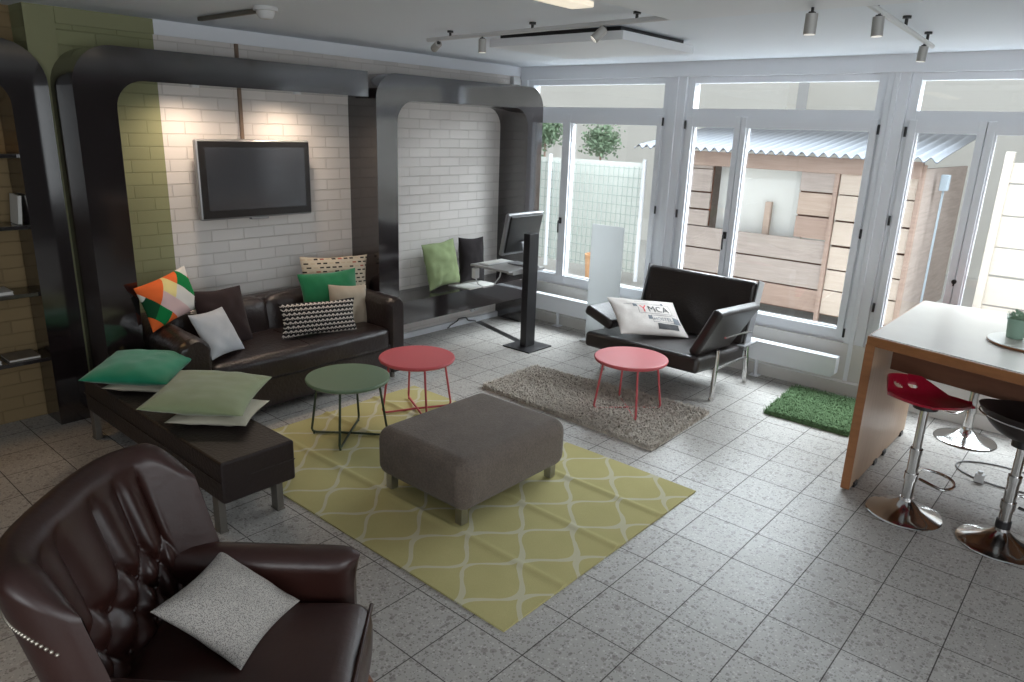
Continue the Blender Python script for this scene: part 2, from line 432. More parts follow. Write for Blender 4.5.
# ------------------------------------------------------------------ yard outside
struct(B().box(-16, 12, 6.06, 26, -.3, -.12).done('ground', concrete))
shed = thing('wooden_shed', 'plank shed with corrugated metal roof out in the yard', 'shed', (-3.2, 8.5, -.12))
def shed_planks(x0, x1, y, z0, z1, seed, mats, parent, hmin=.2, hmax=.3):
    rnd = random.Random(seed); z = z0; 
    while z < z1-.05:
        h = min(rnd.uniform(hmin, hmax), z1-z)
        gap = rnd.uniform(.008, .024)
        B().box(x0, x1, y+rnd.uniform(-.006, .006), y+.03, z, z+h-gap, .004).done('plank', rnd.choice(mats), parent)
        z += h
def sp(x): return x+3.2
for (a, b, s_) in ((-4.75, -4.12, 1), (-3.03, -2.66, 5)):
    shed_planks(sp(a), sp(b), 0, .96, 1.74, s_, plank_mats[:3], shed)
shed_planks(sp(-4.75), sp(-2.66), 0, .12, .96, 3, plank_mats[:3], shed, .24, .36)
shed_planks(sp(-2.60), sp(-1.82), 0, .12, 1.80, 9, [plank_mats[3], plank_mats[0], plank_mats[3]], shed, .24, .34)
for a, b, z, z0_ in ((-4.75, -4.12, 1.74, .96), (-4.75, -2.66, .94, .1), (-3.03, -2.66, 1.74, .96), (-2.60, -1.82, 1.78, .1)):
    B().box(sp(a), sp(b), .05, .065, z0_, z).done('backing', oak_dark, shed)
for a in (-2.63, -1.80):
    B().box(sp(a)-.024, sp(a)+.024, -.03, .04, 0, 1.84, .005).done('post', plank_mats[2], shed)
B().box(sp(-4.75), sp(-1.80), -.05, 0, 1.70, 1.87, .005).done('fascia', plank_mats[2], shed)
B().box(sp(-4.12), sp(-3.03), .25, .30, .1, 1.75).done('inner_wall', render_wall, shed)
for a in (-4.75, -1.83): B().box(sp(a), sp(a+.05), .01, 2.2, .1, 1.8).done('side_wall', plank_mats[1], shed)
rf = B()
nx = 330
def roofpt(u, v, lift=0):
    x = -5.1+u*3.5; return (sp(x), -.28+v*2.6, 1.90+v*.36+.022*sin(2*pi*x/.115)+lift)
vs = [roofpt(i/nx, 0) for i in range(nx+1)]+[roofpt(i/nx, 1) for i in range(nx+1)]+[roofpt(i/nx, 0, -.012) for i in range(nx+1)]
rf.add(vs, [(i, i+1, nx+2+i, nx+1+i) for i in range(nx)]+[(2*nx+2+i, 2*nx+3+i, i+1, i) for i in range(nx)])
rf.done('roof', roof_metal, shed)
tag(B().box(-3.46, -3.38, 8.62, 8.68, .0, 1.2, .01).box(-3.95, -3.38, 8.60, 8.66, .62, .66).done('trestle', plank_mats[0]), 'thin wooden trestle in the open front of the yard shed', 'trestle')
# white building and wall farther off, light fence, shrub
struct(B().box(-14, -4.9, 12.6, 13.0, -.2, 3.4).box(-4.9, 9, 13.5, 13.8, -.2, 2.9).done('wall_yard', render_wall))
fence = thing('mesh_fence', 'pale wire mesh fence in the yard by the corner window', 'fence', (-6.75, 8.6, -.05))
fp = B()
for i in range(41): fp.cyl((-1.6+i*.08, 0, .1), (-1.6+i*.08, 0, 1.55), .006, n=5)
for i in range(12): fp.cyl((-1.6, 0, .15+i*.125), (1.6, 0, .15+i*.125), .006, n=5)
B().box(-1.6, 1.6, .04, .05, .1, 1.60).done('privacy_screen', M('screen_fabric', S(214, 217, 212), .9, vary=.04), fence)
fp.done('mesh', M('fence_wire', S(166, 178, 172), .6, vary=.05), fence)
for x in (-1.6, 0, 1.6): B().cyl((x, 0, 0), (x, 0, 1.65), .03, n=10).done('post', white_paint, fence)
def shrub(name, label, c, size, n, seed, mat):
    rnd = random.Random(seed); r = thing(name, label, 'shrub', (c[0], c[1], -.12), 0, 'shrubs in the yard')
    lv = B()
    for i in range(n):
        p = Vector((rnd.gauss(0, .42), rnd.gauss(0, .42), rnd.gauss(0, .42)))
        p = Vector((p.x*size[0], p.y*size[1], c[2]+.12+p.z*size[2]))
        a = Vector((rnd.uniform(-1, 1), rnd.uniform(-1, 1), rnd.uniform(-.6, 1))).normalized(); b_ = a.orthogonal().normalized()
        L = rnd.uniform(.02, .045)
        lv.add([p-a*L, p+b_*L*.5, p+a*L, p-b_*L*.5], [(0, 1, 2, 3)])
    lv.done('foliage', mat, r, flat=True, recalc=False)
    B().cyl((0, 0, 0), (0, 0, c[2]), .03, .015, 8).done('stem', plank_mats[2], r)
shrub('garden_shrub', 'leafy green shrub seen through the narrow pane of the corner window', (-7.5, 9.4, 1.95), (.36, .2, .26), 1800, 3, leaf_green)
shrub('garden_shrub', 'small green shrub seen at the upper left of the wide corner pane', (-6.55, 9.6, 1.80), (.30, .2, .24), 1300, 4, leaf_green)
pale_plank = wood('plank_bleached', S(200, 190, 178), S(218, 210, 200), (1.2, 1, 16), .8, .2)
wb = thing('lean_to', 'pale plank lean-to outside the glazed doors at right', 'lean-to', (-.6, 9.2, -.12))
shed_planks(-.55, 1.6, 0, .12, 1.9, 21, [pale_plank], wb, .26, .34)
for x in (-.57, .5, 1.6): B().box(x-.04, x+.04, -.05, .05, 0, 2.0, .005).done('post', pale_plank, wb)
tag(B().box(-1.72, -1.64, 8.95, 9.05, 1.45, 1.62, .01).box(-1.69, -1.67, 8.99, 9.01, -.12, 1.46).done('yard_sign', yard_blue), 'small pale blue board on a post in the yard', 'sign')
tag(B().lathe([(0, 0), (.13, 0), (.16, .42), (.165, .44), (.14, .44), (.13, .05), (0, .05)], (-5.55, 8.2, -.12), 20).done('planter_pot', yard_orange), 'orange plant pot in the yard beyond the corner window', 'pot')

# ------------------------------------------------------------------ black portal frames on the brick wall
XF = -4.67
# shelf frame at the far left
sf = thing('shelf_frame', 'black rounded shelf frame on the dark wall at the left edge', 'shelf', (-5.0, .5, 0))
sh = lambda pts: [(y-.5, z) for y, z in pts]
poly = [(1.57, 0)] + [(1.57, 2.10)] + arc(1.33, 2.09, .24, 0, 90) + [(-.40, 2.33), (-.40, 2.12)] + [(1.20, 2.12)] + arc(1.22, 1.97, .15, 90, 0) + [(1.37, 0)]
B().prism(sh(poly), 0, -.24, .01).done('frame', black_lam, sf)
shelf_z = (1.70, 1.285, .875, .455)
for z in shelf_z: B().box(-.24, -.02, -.88, .87, z-.025, z, .003).done('shelf', black_lam, sf)
spot('shelf_lamp', (-5.08, .75, 2.11), (-5.12, .75, 0), 38, (1, .62, .27), 150, .8, .05)
sd = B().cyl((-.10, .25, 2.095), (-.10, .25, 2.121), .035, n=16); sd.done('downlight', white_plastic, sf)

def book(x0, x1, y0, y1, z0, z1, label, m, name='book', lean=0):
    o = thing(name, label, 'book', ((x0+x1)/2, (y0+y1)/2, z0)); a, b_, h = (x1-x0)/2, (y1-y0)/2, z1-z0
    B().box(-a+.004, a-.002, -b_+.003, b_-.003, .003, h-.003).done('pages', paper, o)
    if h > b_*2 and h > .1: c_ = B().box(-a, a, -b_, -b_+.003, 0, h).box(-a, a, b_-.003, b_, 0, h).box(-a, -a+.003, -b_, b_, 0, h)
    else: c_ = B().box(-a, a, -b_, b_, 0, .003).box(-a, a, -b_, b_, h-.003, h).box(-a, -a+.003, -b_, b_, 0, h)
    c_.done('cover', m, o); o.rotation_euler = (lean, 0, 0)
    return o
book(-5.2, -5.05, 1.325, 1.345, 1.287, 1.46, 'white book standing upright at the right end of a wall shelf', paper, lean=-.10)
book(-5.22, -5.04, 1.0, 1.22, 1.286, 1.30, 'thin pale magazine lying on the shelf with the upright white book', paper, 'magazine')
book(-5.22, -5.04, .98, 1.24, .876, .895, 'pale magazine lying on the wall shelf just below the upright book', paper, 'magazine')
book(-5.22, -5.04, 1.16, 1.33, .456, .472, 'brown booklet lying at the right end of the lowest wall shelf', cardboard, 'booklet')
book(-5.22, -5.04, .92, 1.12, .456, .474, 'pale booklet lying on the lowest wall shelf, left of the brown booklet', paper, 'booklet')
tag(B().lathe([(0, 0), (.03, 0), (.042, .05), (.04, .1), (.036, .1), (.036, .06), (0, .05)], (-5.12, 1.22, 1.701), 18).done('jar', cardboard), 'small brown jar on the topmost wall shelf', 'jar')

# TV frame: left column and free-ending header with two downlights
tf = thing('wall_frame', 'black rounded portal frame around the television wall behind the sofa', 'frame', (XW, 2.6, 0))
q = lambda pts: [(y-2.6, z) for y, z in pts]
poly = [(1.59, 0)] + [(1.59, 2.09)] + arc(1.82, 2.09, .23, 180, 90) + [(3.655, 2.32), (3.655, 2.135), (2.02, 2.135)] + arc(1.98, 1.97, .165, 90, 180) + [(1.81, 0)]
B().prism(q(poly), 0, .0, XF-XW).done('frame', black_lam, tf)
for y in (2.33, 3.08):
    B().cyl((.28, y-2.6, 2.122), (.28, y-2.6, 2.137), .03, n=16).done('downlight', white_plastic, tf)
    spot('downlight_lamp', (XW+.29, y, 2.115), (XW+.14, y, .3), 24, (1, .80, .62), 160, 1.0, .05)
# reading frame with bench
rfm = thing('bench_frame', 'glossy black rounded portal frame with built-in bench beside the window', 'bench', (XW, 4.75, 0))
q = lambda pts: [(y-4.75, z) for y, z in pts]
poly = [(3.73, 0)] + arc(3.93, 2.125, .20, 180, 90) + arc(5.60, 2.125, .20, 90, 0) + [(5.80, 0), (5.575, 0)] + arc(5.395, 1.945, .18, 0, 90) + arc(4.12, 1.945, .18, 90, 180) + [(3.94, 0)]
B().prism(q(poly), 0, .0, XF-XW).done('frame', black_lam, rfm)
B().box(.0, XF-XW+.03, -.81, .825, .27, .47, .004).done('bench_seat', black_lam, rfm)

# ------------------------------------------------------------------ television, conduits, wall bits
tv = thing('television', 'black flat-screen television with silver rim on the brick wall', 'television', (XW+.09, 2.815, 1.525))
B().box(0, .05, -.445, .445, -.275, .275, .016, 4).done('bezel', silver, tv)
B().box(.046, .053, -.432, .432, -.262, .262, .006).done('panel', black_plastic, tv)
B().box(.052, .0545, -.385, .39, -.21, .222).done('screen', glass_dark, tv)
B().box(-.09, .0, -.16, .16, -.12, .12, .005).done('wall_bracket', black_metal, tv)
B().box(.01, .05, -.07, .07, -.288, -.272, .004).done('stand_socket', silver, tv)
tag(B().box(XW-.002, XW+.018, 2.775, 2.80, 1.80, 2.44, .003).done('cable_conduit', M('brown_conduit', S(120, 100, 84), .6, vary=.1)), 'narrow brown cable conduit running down the brick wall to the television', 'conduit')
tag(B().box(XW, XW+.05, 5.70, 5.80, 2.36, 2.43, .006).tube([(XW+.02, 5.82, 2.43), (XW+.02, 5.82, 2.1), (XW+.02, 5.82, 1.2)], .012, 8).tube([(XW+.02, 5.735, 2.37), (XW+.02, 5.735, 2.335)], .009, 8).done('junction_box', white_plastic), 'small white junction box with conduits in the top room corner', 'junction box')
tag(B().box(XW-.002, XW+.03, 5.18, 5.28, .11, .21, .006).box(XW+.028, XW+.06, 5.2, 5.26, .13, .19, .01).done('wall_socket', white_plastic), 'white wall socket with plug under the black bench', 'socket')
tag(B().tube([(XW+.07+.0*k, 5.2-.42*k/16+.02*sin(k*1.3), .02+.07*sin(pi*k/16)**2) for k in range(17)], .006, 8).done('power_cable', black_plastic), 'looped dark cable along the skirting under the black bench', 'cable')

# ceiling sensor with conduit
se = thing('ceiling_sensor', 'round white sensor on the ceiling near the brick wall', 'sensor', (-3.86, 2.33, ZC))
B().lathe([(0, -.06), (.03, -.06), (.045, -.045), (.05, -.02), (.065, -.018), (.065, 0)], n=24).done('housing', white_plastic, se)
B().box(-.75, -.05, -.014, .014, -.025, -.002, .004).done('conduit', dull_steel, se)

# ceiling panels
def ceiling_panel(x0, x1, y0, y1, label):
    r = thing('ceiling_panel', label, 'ceiling panel', ((x0+x1)/2, (y0+y1)/2, ZC), 0, 'flat panels hung below the ceiling')
    a, b_ = (x1-x0)/2, (y1-y0)/2
    B().box(-a, a, -b_, b_, -.080, -.030, .003).done('board', white_paint, r)
    B().box(-a+.05, a-.05, -b_+.05, b_-.05, -.032, .0).done('spacer', black_metal, r)
ceiling_panel(-3.50, -2.46, 3.75, 4.60, 'white square panel hung under the ceiling near the brick wall corner')
ceiling_panel(-1.86, -.80, 2.25, 3.25, 'white square panel hung under the ceiling between the hanging batten light and the short track')
# batten light
bl = thing('batten_light', 'long batten light under the ceiling, cut by the top edge of the photo', 'ceiling light', (-2.02, 2.15, ZC))
B().box(-.08, .08, -.65, .62, -.06, 0, .006).done('housing', white_paint, bl)
em, t = material('lamp_diffuser', (.9, .85, .75), .5); t.p.inputs['Emission Color'].default_value = (1, .86, .66, 1); t.p.inputs['Emission Strength'].default_value = .55
B().box(-.06, .06, -.63, .60, -.082, -.058, .006).done('diffuser', em, bl)

# track lights
lamp_face, t = material('lamp_lens', (.9, .9, .85), .4); t.p.inputs['Emission Color'].default_value = (1, .93, .82, 1); t.p.inputs['Emission Strength'].default_value = .5
lamp_shell = M('lamp_shell', S(170, 168, 164), .4, metal=.2, vary=.03)
def track(name, p0, p1, label):
    r = thing(name, label, 'light track', p0); d = Vector(p1)-Vector(p0)
    B().tube([(0, 0, 0), d], .013, 8).done('rail', white_plastic, r)
    for f in (.12, .5, .88):
        B().cyl(d*f, d*f+Vector((0, 0, ZC-p0[2])), .008, n=10).cyl(d*f+Vector((0, 0, ZC-p0[2]-.012)), d*f+Vector((0, 0, ZC-p0[2])), .02, n=14).done('hanger', black_metal, r)
track('light_track', (-3.85, 3.52, 2.487), (-1.92, 3.38, 2.487), 'thin white light track under the ceiling nearest the television wall')
track('light_track', (-1.02, 3.30, 2.475), (-1.125, 4.95, 2.475), 'short light track at the upper right, running toward the windows')
def spotlight(top, direction, label, on=True):
    d = Vector(direction).normalized()
    r = thing('track_spotlight', label, 'spotlight', top, 0, 'cylinder spotlights on the ceiling')
    B().cyl((0, 0, 0), (0, 0, -.025), .006, n=10).box(-.012, .012, -.012, .012, -.034, -.016, .003).done('stem', black_metal, r)
    c = Vector((0, 0, -.03)); a = c-d*.006; b_ = c+d*.072
    B().cyl(a, b_, .024, n=24).done('shade', lamp_shell, r)
    B().cyl(b_-d*.002, b_+d*.0015, .021, n=24).done('lens', lamp_face, r)
spotlight((-3.31, 3.481, 2.487), (.0, 0, -1), 'small white cylinder spotlight pointing down, left of the square ceiling panel')
spotlight((-2.36, 3.412, 2.487), (-.55, -.55, -.75), 'tilted white cylinder spotlight on the track in front of the square ceiling panel')
spotlight((-3.74, 3.512, 2.487), (-.9, .3, -.35), 'small spotlight turned to the brick wall at the far left end of the long track')
spotlight((-1.185, 3.18, 2.45), (.0, 0, -1), 'grey cylinder spotlight hanging at the edge of the ceiling panel, left of the short track')
spotlight((-1.035, 3.55, 2.475), (.05, 0, -1), 'grey cylinder spotlight hanging at the near end of the short track')
spotlight((-1.115, 4.72, 2.475), (-.05, 0, -1), 'grey cylinder spotlight hanging at the window end of the short track')


# ------------------------------------------------------------------ rugs
def rug_mesh(x0, x1, y0, y1, creases, nx=140, ny=170):
    cx, cy = (x0+x1)/2, (y0+y1)/2; b = B()
    def h(x, y):
        z = .006
        for c in creases:
            d = (y-c)/.022; z += .012*math.exp(-d*d)
        z += .004*(noise.noise(Vector((x*2.2, y*2.2, 1)))+.5)
        return z
    b.grid(lambda u, v: (x0+(x1-x0)*u-cx, y0+(y1-y0)*v-cy, h(x0+(x1-x0)*u, y0+(y1-y0)*v)), nx, ny)
    # edge band
    pts = []
    for u in range(nx): pts.append((x0+(x1-x0)*u/(nx-1), y0))
    for v in range(1, ny): pts.append((x1, y0+(y1-y0)*v/(ny-1)))
    for u in range(1, nx): pts.append((x1-(x1-x0)*u/(nx-1), y1))
    for v in range(1, ny-1): pts.append((x0, y1-(y1-y0)*v/(ny-1)))
    vs = [(x-cx, y-cy, h(x, y)) for x, y in pts]+[(x-cx, y-cy, 0.0005) for x, y in pts]; n = len(pts)
    b.add(vs, [(i, (i+1) % n, n+(i+1) % n, n+i) for i in range(n)])
    return b, (cx, cy)
b, c = rug_mesh(-3.97, -1.58, 1.855, 3.49, (2.25, 2.685, 3.10))
ry = b.done('trellis_rug', rug_yellow, None, weld=.0001); ry.location = (c[0], c[1], 0)
tag(ry, 'flat yellow rug with white trellis pattern and fold creases', 'rug')
def shag(name, corners, n, seed, mat, hgt, wid, label, lean=.5):
    rnd = random.Random(seed); q = [Vector((*p, 0)) for p in corners]; c = sum(q, Vector())/4
    b = B(); vs = []; fs = []
    for i in range(n):
        u, v = rnd.random(), rnd.random()
        p = (q[0]*(1-u)+q[1]*u)*(1-v)+(q[3]*(1-u)+q[2]*u)*v - c
        p += Vector((rnd.gauss(0, .006), rnd.gauss(0, .006), .004))
        a = rnd.uniform(0, 2*pi); d = Vector((cos(a), sin(a), 0)); e = Vector((-d.y, d.x, 0))
        h = hgt*rnd.uniform(.6, 1.1)
        k = len(vs)
        vs += [p-e*wid, p+e*wid, p+d*h*lean*.6+e*wid*.9+Vector((0, 0, h*.8)), p+d*h*lean*.6-e*wid*.9+Vector((0, 0, h*.8)), p+d*h*lean*1.5+Vector((0, 0, h))]
        fs += [(k, k+1, k+2, k+3), (k+3, k+2, k+4)]
    b.add(vs, fs)
    o_ = b.done(name, mat, None, recalc=False, flat=True); o_.location = (c.x, c.y, 0)
    bb = B(); bb.prism([((p-c).x, (p-c).y) for p in q], 2, .0005, .012)
    bb.done('backing', mat, o_)
    return tag(o_, label, 'rug')
shag('shag_rug', [(-2.04, 3.78), (-2.07, 4.64), (-3.60, 4.52), (-3.58, 3.84)], 26000, 5, rug_grey, .034, .0045, 'shaggy grey-beige rug under the red side table by the two-seater')
shag('grass_mat', [(-1.20, 4.95), (-1.24, 5.69), (-1.83, 5.66), (-1.79, 4.95)], 13000, 6, rug_green, .035, .0035, 'small green grass-like mat on the floor by the tall table')

# ------------------------------------------------------------------ side tables
def make_side_table(top_m, leg_m, label, loc, rz):
    r = thing('side_table', label, 'side table', loc, rz, 'round metal side tables')
    B().lathe([(0, .372), (.245, .372), (.256, .378), (.262, .392), (.258, .400), (.25, .402), (0, .402)], n=56).done('tabletop', top_m, r)
    for k in range(4):
        a = pi/4+k*pi/2; d = Vector((cos(a), sin(a), 0))
        pts = [d*.195+Vector((0, 0, .374)), d*.235+Vector((0, 0, .10)), d*.245+Vector((0, 0, .035)), d*.238+Vector((0, 0, .018)), d*.215+Vector((0, 0, .012)), d*.1+Vector((0, 0, .014)), d*.0+Vector((0, 0, .016))]
        B().tube(pts, .0075, 10).cyl(d*.232, d*.232+Vector((0, 0, .012)), .007, n=10).done('leg', leg_m, r)
    return r
make_side_table(red_metal, red_metal, 'round coral red side table standing on the grey shag rug', (-2.53, 4.26, .010), .02)
make_side_table(pink_metal, pink_metal, 'round coral red side table between sage table and brown ottoman', (-3.57, 3.165, .009), .32)
make_side_table(green_metal, dark_green, 'round sage green side table at the corner of the yellow rug', (-3.555, 2.575, .009), -.10)

# ------------------------------------------------------------------ ottoman
ot = thing('ottoman', 'oblong grey-brown felt ottoman on the yellow rug', 'ottoman', (-2.55, 2.675, .010))
B().box(-.345, .345, -.425, .425, .08, .365, .075, 6).done('body', ottoman_cloth, ot, angle=60)
for sx_ in (-1, 1):
    for sy_ in (-1, 1):
        B().box(sx_*.27-.024, sx_*.27+.024, sy_*.36-.024, sy_*.36+.024, 0, .095, .004).done('leg', steel, ot)

# ------------------------------------------------------------------ sofa
so = thing('leather_sofa', 'long dark brown leather sofa below the television', 'sofa', (-4.60, 2.73, 0))
def soft_box(x0, x1, y0, y1, z0, z1, r, puff=0, n=10, wr=0, seed=0):
    """rounded cushion: subdivided box with rounded corners and crowned faces"""
    t = bmesh.new(); bmesh.ops.create_cube(t, size=2)
    bmesh.ops.subdivide_edges(t, edges=list(t.edges), cuts=n, use_grid_fill=True)
    hx, hy, hz = (x1-x0)/2, (y1-y0)/2, (z1-z0)/2; c = Vector(((x0+x1)/2, (y0+y1)/2, (z0+z1)/2))
    r = min(r, hx, hy, hz)
    for v in t.verts:
        p = v.co.copy()
        # crowd vertices toward the edges
        w = Vector([math.copysign(abs(k)**.75, k) for k in p])
        q = Vector((w.x*hx, w.y*hy, w.z*hz))
        core = Vector((max(-hx+r, min(hx-r, q.x)), max(-hy+r, min(hy-r, q.y)), max(-hz+r, min(hz-r, q.z))))
        d = q-core
        if d.length > 1e-7: q = core+d.normalized()*r
        k = (1-p.x**2)*(1-p.y**2) if abs(p.z) > .99 else (1-p.y**2)*(1-p.z**2) if abs(p.x) > .99 else (1-p.x**2)*(1-p.z**2)
        nn = Vector((p.x if abs(p.x) > .99 else 0, p.y if abs(p.y) > .99 else 0, p.z if abs(p.z) > .99 else 0))
        if nn.length: q += nn.normalized()*puff*k
        if wr: q += Vector((1, 1, 1))*0 + (q.normalized() if q.length else q)*wr*noise.noise(q*9+Vector((seed, 0, 0)))
        v.co = q+c
    return t
def cushion_part(name, mat, parent, *a, M_=None, **k):
    b = B(); b.merge(soft_box(*a, **k), M_); return b.done(name, mat, parent, angle=70)
cushion_part('base', sofa_leather, so, -.36, .385, -.80, .82, .05, .30, .03)
cushion_part('seat_cushion', sofa_leather, so, -.22, .40, -.70, .73, .24, .43, .05, puff=.012, wr=.012, n=22, seed=1)
B().tube([(-.10, .02, .441), (.2, .02, .443), (.36, .02, .434), (.395, .02, .40), (.404, .02, .33)], .004, 6).done('seam', bench_leather, so)
for k, (a, b_) in enumerate(((-.70, .03), (.03, .73))):
    cushion_part('back_cushion', sofa_leather, so, -.30, -.12, a, b_, .36, .70, .06, puff=.02, wr=.012, seed=k+4, M_=Matrix.Translation((.03, 0, 0)) @ Matrix.Rotation(radians(-7), 4, 'Y'))
cushion_part('back', sofa_leather, so, -.40, -.24, -.86, .86, .08, .67, .05, wr=.01)
def sofa_arm(y0, y1, zf, zb, seed):
    b = B(); n, mm = 26, 22; w = (y1-y0)/2; yc = (y0+y1)/2
    def sec(u, v):
        x = -.36+.76*u; top = zb+(zf-zb)*u + .012*noise.noise(Vector((u*5, seed, 0)))
        endr = 1.0 if u < .9 else sqrt(max(0, 1-((u-.9)/.1)**2))*.35+.65
        a = v*pi; r = w*(1+.06*sin(u*7+seed))
        if v < .25: return (x, yc-w*endr*.97, .06+(top-r-.06)*v/.25)
        if v > .75: return (x, yc+w*endr*.97, .06+(top-r-.06)*(1-v)/.25)
        a = (v-.25)/.5*pi
        return (x, yc-cos(a)*r*endr, top-r+sin(a)*r*(.6+.4*endr))
    b.grid(sec, n, mm)
    b.add([sec(1, j/(mm-1)) for j in range(mm)], [tuple(range(mm))])
    b.add([sec(0, j/(mm-1)) for j in range(mm)], [tuple(range(mm))])
    return b.done('armrest', sofa_leather, so, weld=.0005, angle=50)
sofa_arm(-.90, -.69, .635, .66, 1.0)
sofa_arm(.72, .885, .655, .66, 3.0)
for x in (.33, -.33):
    for y in (-.80, .79):
        B().cyl((x, y, 0), (x, y, .075), .022, n=14).done('leg', dull_steel, so)

# long leather bench at the left
lb = thing('leather_bench', 'long low dark leather bench on steel legs at the end of the sofa', 'bench', (-3.82, 1.615, 0))
lbm = B().box(-.84, .84, -.185, .205, .185, .40, .014, 3); lbm.done('body', bench_leather, lb)
B().tube([(-.835, -.19, .30), (.835, -.19, .30), (.845, .20, .30)], .003, 6).done('seam', sofa_leather, lb)
for x in (-.80, .74):
    for y in (-.16, .15):
        B().box(x-.03, x+.03, y-.018, y+.018, 0.006, .19, .003).box(x-.034, x+.034, y-.022, y+.022, 0, .010, .002).done('leg', dull_steel, lb)

# ------------------------------------------------------------------ loose cushions
def pillow(name, mat, w, h, t, label, center, xdir, ydir, pinch=.08, wr=.006, seed=0, n=30, group=None, zback=None):
    X = Vector(xdir).normalized(); Y = Vector(ydir); Y = (Y-X*Y.dot(X)).normalized(); Z = X.cross(Y)
    b = B()
    def pt(u, v, s):
        a = 1-pinch*(1-v*v)**1.2*abs(u)**2; c = 1-pinch*(1-u*u)**1.2*abs(v)**2
        x = w/2*u*a; y = h/2*v*c
        e = max(0, (1-abs(u)**2.6)*(1-abs(v)**2.6))**.55
        z = s*t/2*e
        z += wr*e*noise.noise(Vector((x*14+seed*3.1, y*14, s*2)))*1.6
        # creases running in from the corners
        rr = (abs(u)*abs(v))
        z += -s*wr*.8*e*(sin(9*(abs(u)-abs(v))+seed))*rr
        y += wr*.8*noise.noise(Vector((x*6, seed*2.0, 5)))
        return (x, y, z)
    f = lambda i: -1+2*(3*i*i-2*i*i*i)*.5-0 + i*1.0 if False else -cos(pi*i)
    for s in (1, -1):
        b.grid(lambda i, j, s=s: pt(f(i), f(j), s), n, n)
    o_ = b.done(name, mat, None, weld=.0003, angle=80)
    o_.matrix_world = Matrix(((X.x, Y.x, Z.x, center[0]), (X.y, Y.y, Z.y, center[1]), (X.z, Y.z, Z.z, center[2]), (0, 0, 0, 1)))
    o_['label'] = label; o_['category'] = 'cushion'
    if group: o_['group'] = group
    o_['_pt'] = 0; del o_['_pt']
    return o_, pt
def cloth(name, col, vary=.12, sheen=.1, rough=.9):
    return M(name, col, rough, spec=.15, sheen=sheen, vary=vary, vscale=9, bump=.0015, bscale=260)
teal_velvet = cloth('teal_velvet', S(24, 126, 94), .2, .4, .7)
lime_velvet = cloth('pale_green_velvet', S(138, 148, 112), .15, .35, .75)
lime_cloth = cloth('lime_cotton', S(140, 154, 112), .12)
green_velvet = cloth('emerald_velvet', S(22, 106, 66), .2, .4, .7)
beige_cloth = cloth('beige_linen', S(158, 144, 126))
cream_cloth = cloth('cream_cotton', S(186, 180, 162))
grey_cloth = cloth('pale_grey_weave', S(172, 174, 178))
black_cloth = cloth('black_cotton', S(36, 31, 32))
brown_cloth = cloth('dark_brown_cotton', S(42, 30, 30))
ymca_cloth = cloth('natural_canvas', S(196, 188, 182))
speck, t = material('speckled_weave', (.6, .6, .6), .9, spec=.15)
sp_ = t.m_('GREATER_THAN', t.noise(330, 3, rough=.6), .53)
t.put(t.p.inputs['Base Color'], t.mix(sp_, S(198, 192, 184), S(138, 132, 129)))
geo, t = material('patchwork_print', (.5, .5, .5), .85, spec=.15)
s = t.sep(t.obj())
ga = t.m_('ADD', t.m_('DIVIDE', s[0], .115), t.m_('DIVIDE', s[1], .15)); gb = t.m_('SUBTRACT', t.m_('DIVIDE', s[0], .115), t.m_('DIVIDE', s[1], .15))
wn = t.n('ShaderNodeTexWhiteNoise'); t.put(wn.inputs[0], t.comb(t.m_('FLOOR', ga), t.m_('FLOOR', gb), 3.0))
t.put(t.p.inputs['Base Color'], t.ramp(wn.outputs[0], [(0, S(20, 118, 62)), (.22, S(226, 104, 50)), (.40, S(214, 208, 200)), (.58, S(20, 70, 42)), (.74, S(214, 180, 176)), (.86, S(226, 206, 140))], True))
dash, t = material('dashed_print', (.5, .5, .5), .9, spec=.1)
s = t.sep(t.obj()); row = t.m_('FLOOR', t.m_('DIVIDE', s[1], .032)); fr_ = t.m_('FRACT', t.m_('DIVIDE', s[1], .032))
cell = t.m_('ADD', t.m_('DIVIDE', s[0], .052), t.m_('MULTIPLY', row, .37)); fc = t.m_('FRACT', cell)
wn = t.n('ShaderNodeTexWhiteNoise'); t.put(wn.inputs[0], t.comb(t.m_('FLOOR', cell), row, 0.0))
on = t.m_('MULTIPLY', t.m_('LESS_THAN', t.m_('ABSOLUTE', t.m_('SUBTRACT', fr_, .5)), .17), t.m_('LESS_THAN', t.m_('ABSOLUTE', t.m_('SUBTRACT', fc, .5)), .33))
dc = t.ramp(wn.outputs[0], [(0, S(40, 34, 34)), (.6, S(150, 80, 70)), (.72, S(178, 160, 140))], True)
t.put(t.p.inputs['Base Color'], t.mix(on, S(186, 172, 152), dc))
bw, t = material('black_white_print', (.5, .5, .5), .85, spec=.15)
s = t.sep(t.obj()); row = t.m_('FLOOR', t.m_('DIVIDE', s[1], .031)); fy_ = t.m_('FRACT', t.m_('DIVIDE', s[1], .031))
fx_ = t.m_('FRACT', t.m_('ADD', t.m_('DIVIDE', s[0], .034), t.m_('MULTIPLY', row, .5)))
ax = t.m_('ABSOLUTE', t.m_('SUBTRACT', fx_, .5))
tri = t.m_('MULTIPLY', t.m_('LESS_THAN', t.m_('ABSOLUTE', t.m_('SUBTRACT', t.m_('ADD', fy_, ax), .62)), .15), t.m_('GREATER_THAN', fy_, .12))
stem_ = t.m_('MULTIPLY', t.m_('LESS_THAN', ax, .07), t.m_('LESS_THAN', fy_, .62))
t.put(t.p.inputs['Base Color'], t.mix(t.m_('MAXIMUM', tri, stem_), S(30, 27, 28), S(196, 186, 176)))

